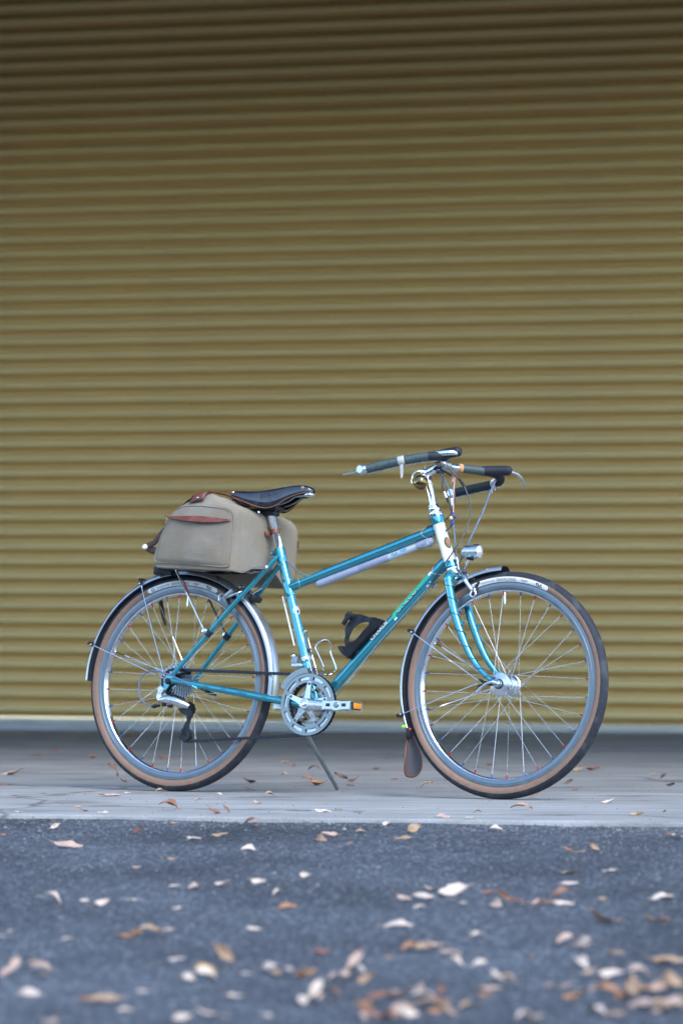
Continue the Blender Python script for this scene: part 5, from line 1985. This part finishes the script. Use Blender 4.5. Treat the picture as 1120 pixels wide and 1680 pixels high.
# straps: over the top, down the back with a snap-ended loop
mb = MB()
mb.tube(spline([P(0.170, crest(0.170, 0.12) + 0.004, 0.120) - bo, P(0.205, crest(0.20, 0.10) + 0.006, 0.095) - bo, P(0.240, crest(0.235, 0.06) + 0.004, 0.06) - bo], 5), 0.010, 10, flat=0.22)
mb.build("top_strap", "brown_leather", bag)
mb = MB()
mb.tube(spline([P(0.122, crest(0.122, 0.14) + 0.004, 0.138) - bo, P(0.085, crest(0.088, 0.14) + 0.006, 0.140) - bo, P(0.050, 0.838, 0.142) - bo, P(0.022, 0.806, 0.142) - bo], 5), 0.009, 10, flat=0.25)
mb.build("top_strap", "dark_leather", bag)
mb = MB()
mb.tube(spline([P(0.006, 0.800, 0.122) - bo, P(-0.018, 0.778, 0.122) - bo, P(-0.040, 0.752, 0.122) - bo, P(-0.058, 0.742, 0.122) - bo, P(-0.076, 0.737, 0.122) - bo], 5), [0.007, 0.009, 0.009, 0.0095, 0.0085], 10, flat=0.3, ref=(0, 1, 0))
mb.tube(spline([P(-0.076, 0.735, 0.118) - bo, P(-0.060, 0.728, 0.118) - bo, P(-0.034, 0.722, 0.118) - bo, P(-0.004, 0.716, 0.118) - bo], 5), [0.008, 0.010, 0.012, 0.012], 10, flat=0.3, ref=(0, 1, 0))
mb.build("back_strap", "dark_leather", bag)
MB().lathe([(0.0001, 0.004), (0.0065, 0.003), (0.0085, 0.0), (0.0085, -0.004), (0.0001, -0.004)], P(-0.074, 0.736, 0.128) - bo, (0.1, -1, 0.1), 16).build("snap", "tyre_label", bag)
mb = MB()
mb.tube(spline([P(-0.066, 0.690, -0.056) - bo, P(-0.110, 0.684, -0.060) - bo, P(-0.148, 0.672, -0.060) - bo, P(-0.140, 0.630, -0.060) - bo, P(-0.1336, 0.590, -0.060) - bo, P(-0.122, 0.550, -0.060) - bo, P(-0.110, 0.514, -0.060) - bo], 5), [0.0060, 0.0075, 0.0080, 0.0080, 0.0085, 0.0075, 0.0040], 10, flat=0.3, ref=(0, 1, 0))
mb.build("hanging_strap", "dark_leather", bag)
# strap round the seat post
sp = P(0.3120, 0.7900) - bo
mb = MB()
mb.lathe([(0.0132, -0.0072), (0.0156, -0.0066), (0.0160, 0.0), (0.0156, 0.0066), (0.0132, 0.0072)], sp, pd, 24)
mb.tube(spline([P(0.262, 0.815, 0.034) - bo, P(0.274, 0.798, 0.028) - bo, P(0.292, 0.780, 0.018) - bo, P(0.300, 0.788, 0.012) - bo], 5), [0.0030, 0.0085, 0.0085, 0.0070], 10, flat=0.3, ref=(0, 1, 0))
mb.tube([P(0.262, 0.790, 0.012) - bo, P(0.300, 0.790, 0.010) - bo], 0.006, 8, flat=0.4)
mb.tube([P(0.262, 0.790, -0.012) - bo, P(0.300, 0.790, -0.010) - bo], 0.006, 8, flat=0.4)
mb.build("post_strap", "brown_leather", bag)
mb = MB()
mb.tube([sp + Vector((0.016, -0.008, 0.008)), sp + Vector((0.016, -0.008, -0.009)), sp + Vector((0.018, 0.004, -0.009)), sp + Vector((0.018, 0.004, 0.008))], 0.0013, 6, closed=True)
mb.build("buckle", "brass", bag)
mb = MB()
mb.box(P(0.272, 0.775, -0.186) - bo, 0.014, 0.012, 0.022, bev=0.003)
mb.build("side_tab", "dark_leather", bag)

# ------------------------------------------------------------------ frame pump under the top tube
pump, po = in_bike("frame_pump", 0.4702, 0.6291, 0.0)
tag(pump, "grey plastic pump held lengthwise under the teal top tube", "pump")
pa, pb_ = P(0.4720, 0.6290) - po, P(0.8660, 0.7605 - 0.004) - po
pv_ = (pb_ - pa).normalized()
plen = (pb_ - pa).length
f1 = 0.258
mb = MB()
pr = [(0.0001, -0.004), (0.0060, -0.0035), (0.0098, 0.0), (0.0112, 0.006), (0.0116, 0.02), (0.0116, 0.120)]
for i in range(8):
    pr += [(0.0116, 0.121 + i * 0.0042), (0.0110, 0.1225 + i * 0.0042), (0.0116, 0.1240 + i * 0.0042)]
pr += [(0.0116, f1 - 0.006), (0.0112, f1), (0.0098, f1 + 0.001)]
mb.lathe(pr, pa, pv_, 28)
mb.build("handle", "pump_grey", pump, angle=35)
mb = MB()
mb.lathe([(0.0098, f1), (0.0098, plen - 0.055)], pa, pv_, 26)
mb.build("barrel", "pump_pale", pump)
mb = MB()
for (x0, x1, aa) in ((f1 + 0.012, f1 + 0.034, 0.1), (f1 + 0.042, f1 + 0.066, 0.25)):
    vs_, fs = [], []
    side = Vector((0, -1, 0))
    upv = pv_.cross(side)
    if upv.z < 0:
        upv = -upv
    for i in range(7):
        for j in range(5):
            an = aa - 0.45 + 0.9 * j / 4
            vs_.append(pa + pv_ * (x0 + (x1 - x0) * i / 6) + (side * math.cos(an) + upv * math.sin(an)) * 0.0102)
    for i in range(6):
        for j in range(4):
            if (i * 7 + j * 3) % 5 != 0:
                fs.append((i * 5 + j, (i + 1) * 5 + j, (i + 1) * 5 + j + 1, i * 5 + j + 1))
    mb.add(vs_, fs)
mb.build("blue_print", "pump_blue", pump)
mb = MB()
hc = pa + pv_ * (plen - 0.028)
mb.tube([pa + pv_ * (plen - 0.058), pa + pv_ * (plen - 0.045), hc, pa + pv_ * (plen - 0.008), pa + pv_ * plen], [0.0105, 0.0120, 0.0128, 0.0120, 0.0075], 18)
mb.tube([hc + Vector((0.008, -0.0145, -0.002)), hc + Vector((0.008, 0.0145, -0.002))], 0.0095, 18)
mb.build("pump_head", "pump_grey", pump)
mb = MB()
mb.tube(spline([hc + Vector((0.020, -0.008, -0.004)), hc + Vector((0.006, -0.0150, -0.012)), hc + Vector((-0.012, -0.013, -0.013))], 4), [0.004, 0.0045, 0.003], 8)
mb.lathe([(0.0001, 0.001), (0.005, 0.001), (0.006, 0.0)], hc + Vector((0.008, -0.0146, -0.002)), (0, -1, 0), 14)
mb.build("valve_lever", "grey_metal", pump)

# ------------------------------------------------------------------ beaded charm hanging from the cables
charm, co = in_bike("hanging_charm", 0.9362, 0.8000, 0.012)
tag(charm, "small beaded charm on a pink cord hanging below the handlebar", "charm")
mb = MB()
mb.tube(spline([P(0.9299, 0.9404, 0.006) - co, P(0.9330, 0.89, 0.014) - co, P(0.9352, 0.836, 0.014) - co], 6), 0.0019, 6)
for q in range(7):
    a = q * 0.9
    mb.tube([P(0.9296, 0.9330, 0.010) - co, P(0.9296, 0.9330, 0.010) - co + Vector((0.010 * math.cos(a), -0.004, 0.009 * math.sin(a)))], [0.0016, 0.0006], 5)
mb.build("cord", "pink_cord", charm)
mb = MB()
mb.ball(P(0.9370, 0.8260, 0.016) - co, 0.0092, 12, sc=(1, 1, 0.9))
mb.ball(P(0.9420, 0.8235, 0.016) - co, 0.0060, 10)
mb.build("bead", "purple_bead", charm)
MB().ball(P(0.9335, 0.8185, 0.0225) - co, 0.0062, 12).build("bead", "yellow_bead", charm)
mb = MB()
mb.tube([P(0.9365, 0.8140, 0.018) - co, P(0.9372, 0.8000, 0.018) - co], [0.0046, 0.0036], 10)
mb.tube([P(0.9270, 0.8020, 0.018) - co, P(0.9370, 0.8055, 0.018) - co, P(0.9450, 0.8030, 0.018) - co], 0.0012, 5)
mb.build("bead", "nipple_blue", charm)

# ------------------------------------------------------------------ fallen leaves
SLAB_LEAVES = [
    (-1.123,12.327,0.085,'p','c'), (-1.07,11.38,0.023,'b','f'), (-0.772,12.148,0.062,'b','u'), (-0.707,11.697,0.04,'o','c'), 
    (-0.684,10.524,0.065,'p','f'), (-0.641,10.749,0.026,'w','f'), (-0.548,10.841,0.034,'t','f'), (-0.458,9.602,0.062,'b','c'), 
    (-0.72,9.788,0.03,'t','f'), (-0.686,9.529,0.029,'b','f'), (-0.856,9.493,0.024,'w','f'), (-0.3,11.589,0.051,'d','c'), 
    (-0.276,10.935,0.03,'t','f'), (-0.363,10.658,0.025,'w','f'), (-0.209,10.48,0.039,'t','c'), (-0.404,10.102,0.028,'t','f'), 
    (-0.237,10.022,0.027,'p','c'), (-0.078,11.38,0.07,'o','c'), (-0.107,11.589,0.047,'b','c'), (0.0,11.807,0.052,'d','u'), 
    (0.04,11.697,0.048,'b','c'), (-0.052,9.493,0.045,'w','f'), (-0.008,9.638,0.023,'t','f'), (-1.245,14.617,0.05,'b','f'), 
    (-0.998,14.285,0.044,'b','f'), (-1.222,15.329,0.042,'b','f'), (-1.013,16.985,0.064,'o','f'), (-0.694,14.046,0.062,'b','c'), 
    (-0.221,13.665,0.037,'t','f'), (-0.136,15.911,0.054,'b','f'), (-0.098,12.764,0.044,'b','f'), (-0.197,12.327,0.034,'t','f'), 
    (0.266,11.178,0.05,'t','c'), (0.029,11.329,0.027,'d','f'), (0.125,12.895,0.031,'d','f'), (0.176,11.862,0.028,'b','f'), 
    (0.558,13.375,0.037,'b','f'), (0.566,10.394,0.05,'p','u'), (0.731,11.536,0.039,'d','u'), (0.716,10.983,0.026,'b','f'), 
    (0.9,12.829,0.075,'b','c'), (0.837,12.764,0.048,'t','f'), (1.07,11.918,0.033,'d','u'), (1.042,11.329,0.035,'d','c'), 
    (1.076,12.388,0.025,'t','f'), (0.764,9.318,0.042,'t','f'), (0.487,9.638,0.066,'t','c'), (0.356,9.422,0.029,'t','c'), (0.116,9.083,0.034,'w','f'), 
    (0.261,9.182,0.045,'p','f'), (0.329,9.116,0.034,'w','f'), (0.386,8.89,0.04,'w','f'), (0.749,10.062,0.038,'w','f'), (0.856,9.493,0.013,'d','u'), 
    (-0.181,13.304,0.027,'b','f'), 
]
ROAD_LEAVES = [
    (-0.727,9.084,0.028,'w','u'), (-0.84,8.909,0.015,'o','f'), (-0.656,8.566,0.065,'p','f'), (-0.504,8.921,0.04,'b','u'), 
    (-0.43,9.191,0.019,'t','f'), (-0.626,9.436,0.029,'w','f'), (-0.361,8.755,0.036,'w','f'), (-0.3,8.814,0.039,'t','f'), 
    (-0.226,9.078,0.053,'b','k2'), (-0.333,9.4,0.045,'b','c'), (-0.303,9.415,0.026,'b','u'), (-0.217,8.441,0.035,'w','f'), 
    (-0.041,8.703,0.054,'t','k2'), (-0.459,8.048,0.025,'p','f'), (-0.391,8.238,0.02,'t','f'), (-0.354,7.633,0.026,'w','f'), 
    (-0.309,7.579,0.029,'p','f'), (-0.251,7.635,0.039,'w','f'), (-0.177,7.69,0.034,'w','f'), (-0.133,7.442,0.028,'w','f'), 
    (-0.077,7.808,0.027,'w','c'), (-0.108,7.189,0.039,'o','f'), (-0.592,7.324,0.045,'w','c'), (-0.527,7.364,0.02,'w','f'), 
    (-0.487,7.292,0.033,'w','f'), (-0.43,7.378,0.02,'w','f'), (-0.325,7.21,0.03,'w','f'), (-0.168,6.829,0.03,'w','f'), (-0.384,6.75,0.065,'o','k3'), 
    (-0.332,6.844,0.021,'p','f'), (-0.513,6.704,0.021,'w','f'), (-0.639,6.763,0.016,'w','f'), (-0.293,6.377,0.028,'w','f'), 
    (-0.545,6.229,0.096,'p','k5'), (-0.212,6.244,0.056,'y','k2'), (-0.163,6.174,0.025,'w','f'), (-0.099,6.153,0.095,'w','k4'), 
    (-0.063,6.142,0.044,'o','c'), (-0.038,6.461,0.046,'b','c'), (-0.24,6.023,0.052,'w','k2'), (-0.329,5.961,0.023,'w','f'), 
    (-0.175,5.897,0.026,'w','f'), (-0.515,5.908,0.037,'w','c'), (-0.389,5.869,0.063,'b','k2'), (-0.344,5.737,0.028,'w','f'), 
    (-0.227,5.68,0.072,'w','k2'), (-0.044,5.785,0.06,'w','k3'), (-0.018,5.877,0.032,'b','c'), (-0.01,6.098,0.029,'p','f'), 
    (-0.454,5.623,0.029,'p','f'), (-0.118,5.666,0.025,'w','f'), (-0.634,6.841,0.016,'w','f'), (0.016,8.569,0.032,'t','f'), 
    (0.047,8.874,0.03,'t','f'), (0.177,8.876,0.046,'t','u'), (0.151,8.697,0.036,'t','f'), (0.526,8.359,0.026,'b','u'), (0.553,8.297,0.026,'t','f'), 
    (0.586,8.353,0.029,'t','u'), (0.801,8.688,0.048,'b','k2'), (0.499,7.828,0.048,'p','c'), (0.589,7.871,0.03,'w','f'), (0.483,7.599,0.034,'w','f'), 
    (0.651,7.297,0.055,'w','f'), (0.53,7.297,0.02,'t','f'), (0.127,7.324,0.033,'p','f'), (0.169,7.343,0.048,'w','f'), (0.186,7.531,0.028,'p','f'), 
    (0.233,7.419,0.056,'w','c'), (0.155,7.165,0.027,'w','f'), (0.247,7.256,0.017,'w','f'), (0.304,7.447,0.031,'b','f'), (0.355,7.201,0.123,'p','k5'), 
    (0.427,7.273,0.062,'b','k2'), (0.444,7.215,0.04,'w','f'), (0.105,6.855,0.059,'w','f'), (0.504,6.9,0.059,'o','c'), (0.606,6.83,0.045,'t','k2'), 
    (0.255,6.685,0.03,'w','f'), (0.159,6.462,0.093,'o','k4'), (0.197,6.252,0.034,'w','f'), (0.241,6.248,0.028,'w','c'), (0.083,6.381,0.02,'t','f'), 
    (0.336,6.377,0.02,'o','f'), (0.419,6.485,0.089,'b','k4'), (0.49,6.408,0.037,'t','f'), (0.563,6.256,0.056,'o','k2'), (0.418,6.152,0.042,'w','k2'), 
    (0.456,6.101,0.036,'w','f'), (0.508,6.227,0.021,'w','f'), (0.026,6.095,0.063,'p','k4'), (0.264,5.968,0.07,'p','k3'), 
    (0.353,5.931,0.053,'p','k3'), (0.418,5.926,0.061,'t','k3'), (0.441,5.835,0.044,'o','c'), (0.499,5.875,0.111,'o','k8'), 
    (0.049,5.764,0.059,'o','k3'), (0.124,5.845,0.09,'p','k5'), (0.149,5.757,0.049,'t','k2'), (0.204,5.717,0.035,'t','c'), 
    (0.417,5.64,0.048,'w','k2'), (0.509,5.709,0.098,'p','k8'), (0.038,5.627,0.048,'p','k2'), (0.09,5.596,0.067,'b','k3'), 
    (0.157,5.618,0.048,'o','k2'), (0.289,5.582,0.042,'w','k2'), (0.493,6.042,0.052,'p','k3'), (0.376,5.825,0.03,'o','f'), 
    (0.234,5.873,0.026,'o','f'), 
]


def leaf_mesh(ci, kind, variant):
    """A dry leaf: pointed oval blade, folded along the midrib and curled; kind f flat, c curled, u standing."""
    rnd = random.Random(variant * 131 + ord(kind) * 17 + ord(ci))
    nl_, nw_ = 9, 4
    asp = rnd.uniform(0.32, 0.58)
    curl = {'f': rnd.uniform(0.15, 0.5), 'c': rnd.uniform(0.9, 1.8), 'u': rnd.uniform(0.4, 1.0)}[kind] * rnd.choice((1, 1, -1))
    fold = {'f': rnd.uniform(0.05, 0.22), 'c': rnd.uniform(0.3, 0.8), 'u': rnd.uniform(0.3, 0.7)}[kind]
    twist = rnd.uniform(-0.5, 0.5)
    mb_ = MB()
    for i in range(nl_ + 1):
        t = i / nl_
        hw = asp / 2 * math.sin(math.pi * t ** 0.8) ** 0.85 * (1 + 0.10 * math.sin(t * 21 + variant) + 0.16 * noise.noise(Vector((t * 5, variant * 3.7, ord(ci)))))
        hw = max(hw, 0.006)
        a = curl * (t - 0.45)
        cx = (math.sin(a) / curl) if abs(curl) > 0.05 else t - 0.45
        cz = ((1 - math.cos(a)) / curl) if abs(curl) > 0.05 else 0
        for j in range(nw_ + 1):
            s = 2 * j / nw_ - 1
            y = hw * s * math.cos(fold * abs(s))
            z = hw * abs(s) * math.sin(fold) + 0.03 * math.sin(7 * t + 3 * s + variant) + 0.05 * noise.noise(Vector((t * 4, s * 2.2, variant * 5.1)))
            tw = twist * (t - 0.5)
            mb_.v.append((cx, y * math.cos(tw) - z * math.sin(tw), cz + y * math.sin(tw) + z * math.cos(tw)))
    m_ = nw_ + 1
    for i in range(nl_):
        for j in range(nw_):
            mb_.f.append((i * m_ + j, (i + 1) * m_ + j, (i + 1) * m_ + j + 1, i * m_ + j + 1))
            mb_.m.append(0)
    # stalk
    mb_.tube([Vector(mb_.v[2]), Vector(mb_.v[2]) + Vector((-0.10, 0.01, 0.0)), Vector(mb_.v[2]) + Vector((-0.20, 0.03, 0.02))], 0.010, 4, mi=0)
    return mb_


LEAF_ME = {}


def leaf_data(ci, kind, variant):
    key = (ci, kind, variant)
    if key not in LEAF_ME:
        o = leaf_mesh(ci, kind, variant).build("fallen_leaf", "leaf_" + ci)
        LEAF_ME[key] = o.data
        bpy.data.objects.remove(o)
    return LEAF_ME[key]


leaf_list = []


def place_leaf(x, y, size, ci, kind, rnd, zadd=0.0, clump=False):
    me = leaf_data(ci, kind, rnd.randint(0, 6))
    o = bpy.data.objects.new("fallen_leaf", me)
    col.objects.link(o)
    s = size * (rnd.uniform(0.9, 1.1) if (Vector((x, y, 0)) - EDGE).dot(NV) < 0.3 else rnd.uniform(0.95, 1.25))
    rz = rnd.uniform(-0.7, 0.7) + (math.pi if rnd.random() < 0.5 else 0) + (rnd.uniform(-1.2, 1.2) if clump else 0)
    tilt = {'f': rnd.uniform(-0.15, 0.15), 'c': rnd.uniform(-0.35, 0.35), 'u': rnd.uniform(0.3, 0.8) * rnd.choice((1, -1))}[kind]
    roll_ = {'f': rnd.uniform(0.10, 0.55), 'c': rnd.uniform(-0.1, 0.8), 'u': rnd.uniform(0.7, 1.2)}[kind] * (1 if math.cos(rz) > 0 else -1)
    o.rotation_euler = (roll_, tilt, rz)
    o.scale = (s, s, s)
    R = o.rotation_euler.to_matrix()
    low = min((R @ v.co).z for v in me.vertices) * s
    o.location = (x, y, ground_z(x, y) - low + 0.001 + zadd)
    leaf_list.append((o, x, y, size, ci, kind, clump))


rnd = random.Random(21)
MIXES = {'p': 'pwtpbt', 'o': 'otpbt', 'w': 'wtpow', 'b': 'bbtpw', 't': 'tpwb', 'y': 'ytw', 'd': 'dbb'}
for lst in (SLAB_LEAVES, ROAD_LEAVES):
    for (x, y, w, ci, pose) in lst:
        if pose[0] == 'k':
            n_ = int(pose[1])
            for i in range(n_):
                cc = ci if i == 0 else rnd.choice(MIXES[ci])
                t = (i + 0.5) / n_ - 0.5
                sz = min(0.056, max(0.034, w / n_ * 1.6)) * rnd.uniform(0.8, 1.25)
                place_leaf(x + t * w * 0.85 + rnd.uniform(-0.008, 0.008), y + rnd.uniform(-0.07, 0.07), sz, cc, rnd.choice('fcu' if i % 2 else 'cfc'), rnd, zadd=0.004 * (i % 3), clump=True)
        else:
            if pose == 'f' and w > 0.026 and rnd.random() < 0.6:
                pose = 'c'
            place_leaf(x, y, w, ci, pose, rnd)

# --- a label for each leaf: its look, the surface, and where it lies
ORD = ["first", "second", "third", "fourth", "fifth", "sixth", "seventh", "eighth", "ninth", "tenth", "eleventh", "twelfth"]


def screen_x(x, y):
    return 560 + 5860 * x / y


def zone(x, y):
    sx = screen_x(x, y)
    if sx < 140:
        return "at far left"
    if sx < 300:
        return "below the bag"
    if sx < 450:
        return "below the saddle"
    if sx < 620:
        return "below the crank"
    if sx < 760:
        return "below the fork"
    if sx < 900:
        return "below the front hub"
    return "at far right"


def slab_zone(x, y):
    sx = screen_x(x, y)
    if sx < 150:
        return "left of the bicycle"
    if sx < 300:
        return "by rear tyre's left"
    if sx < 460:
        return "by rear tyre's right"
    if sx < 610:
        return "near the kickstand"
    if sx < 740:
        return "left of the front tyre"
    if sx < 920:
        return "by the front tyre"
    return "right of the bicycle"


keyed = {}
for (o, x, y, size, ci, kind, clump) in leaf_list:
    n_ = (Vector((x, y, 0)) - EDGE).dot(NV)
    look = LEAF_WORD[ci] + {'f': ' flat', 'c': ' curled', 'u': ' upturned'}[kind]
    if n_ < 0:
        band = "near the door" if n_ < -2.6 else ("behind the tyres" if n_ < -1.7 else "in front of the tyres")
        k = (look, "leaf on concrete", slab_zone(x, y), band)
        grp = "leaves on the concrete slab"
    else:
        band = "beside the slab edge" if n_ < 0.7 else ("in the upper road" if n_ < 1.7 else ("midway down the road" if n_ < 2.6 else ("low on the road" if n_ < 3.2 else "at the bottom edge")))
        k = (look, "leaf on asphalt", zone(x, y), band)
        grp = "leaves on the asphalt road"
    keyed.setdefault(k, []).append((screen_x(x, y), o, grp))
for k, v in keyed.items():
    v.sort(key=lambda q: q[0])
    for i, (sx, o, grp) in enumerate(v):
        lab = f"{k[0]} {k[1]} {k[2]}, {k[3]}"
        if len(v) > 1:
            lab += f", {ORD[min(i, 11)]} from left"
        if len(lab.split()) > 16:
            lab = lab.replace("by rear tyre's", "rear tyre").replace(" of the ", " of ").replace(" the ", " ")
        tag(o, lab, "leaf", grp)

# ------------------------------------------------------------------ loose grit on the road
mb = MB()
rnd = random.Random(5)
for i in range(3600):
    n_ = rnd.uniform(0.0, 3.9) if i > 900 else abs(rnd.gauss(0, 0.10))
    a = rnd.uniform(-1.25, 1.25)
    p_ = B(a, n_)
    z = ground_z(p_.x, p_.y) + 0.0005
    s = rnd.uniform(0.0012, 0.0038)
    if rnd.random() < 0.04:
        s *= 1.8
    c0 = Vector((p_.x, p_.y, z))
    vs_ = [c0 + Vector((rnd.uniform(0.6, 1.2) * s, rnd.uniform(-0.4, 0.4) * s, 0)), c0 + Vector((rnd.uniform(-0.5, 0.2) * s, rnd.uniform(0.6, 1.1) * s, 0)),
           c0 + Vector((-rnd.uniform(0.6, 1.2) * s, rnd.uniform(-0.7, 0.2) * s, 0)), c0 + Vector((rnd.uniform(-0.3, 0.3) * s, rnd.uniform(-0.3, 0.3) * s, s * rnd.uniform(0.8, 1.5)))]
    mb.add(vs_, [(0, 1, 3), (1, 2, 3), (2, 0, 3)])
gr = mb.build("gravel", "grit", smooth=False)
tag(gr, "fine pale grit scattered over the dark asphalt road", "grit", kind="stuff")
mb = MB()
for i in range(260):
    n_ = -rnd.uniform(0.02, 3.5)
    p_ = B(rnd.uniform(-1.2, 1.2), n_)
    s = rnd.uniform(0.001, 0.0035)
    c0 = Vector((p_.x, p_.y, 0.0004))
    mb.add([c0 + Vector((s, 0, 0)), c0 + Vector((-0.4 * s, s, 0)), c0 + Vector((-s, -0.4 * s, 0)), c0 + Vector((0, 0, s * 0.8))], [(0, 1, 3), (1, 2, 3), (2, 0, 3)])
gr = mb.build("crumbs", "leaf_d", smooth=False)
tag(gr, "dark crumbs of soil and leaf scattered on the concrete slab", "crumbs", kind="stuff")
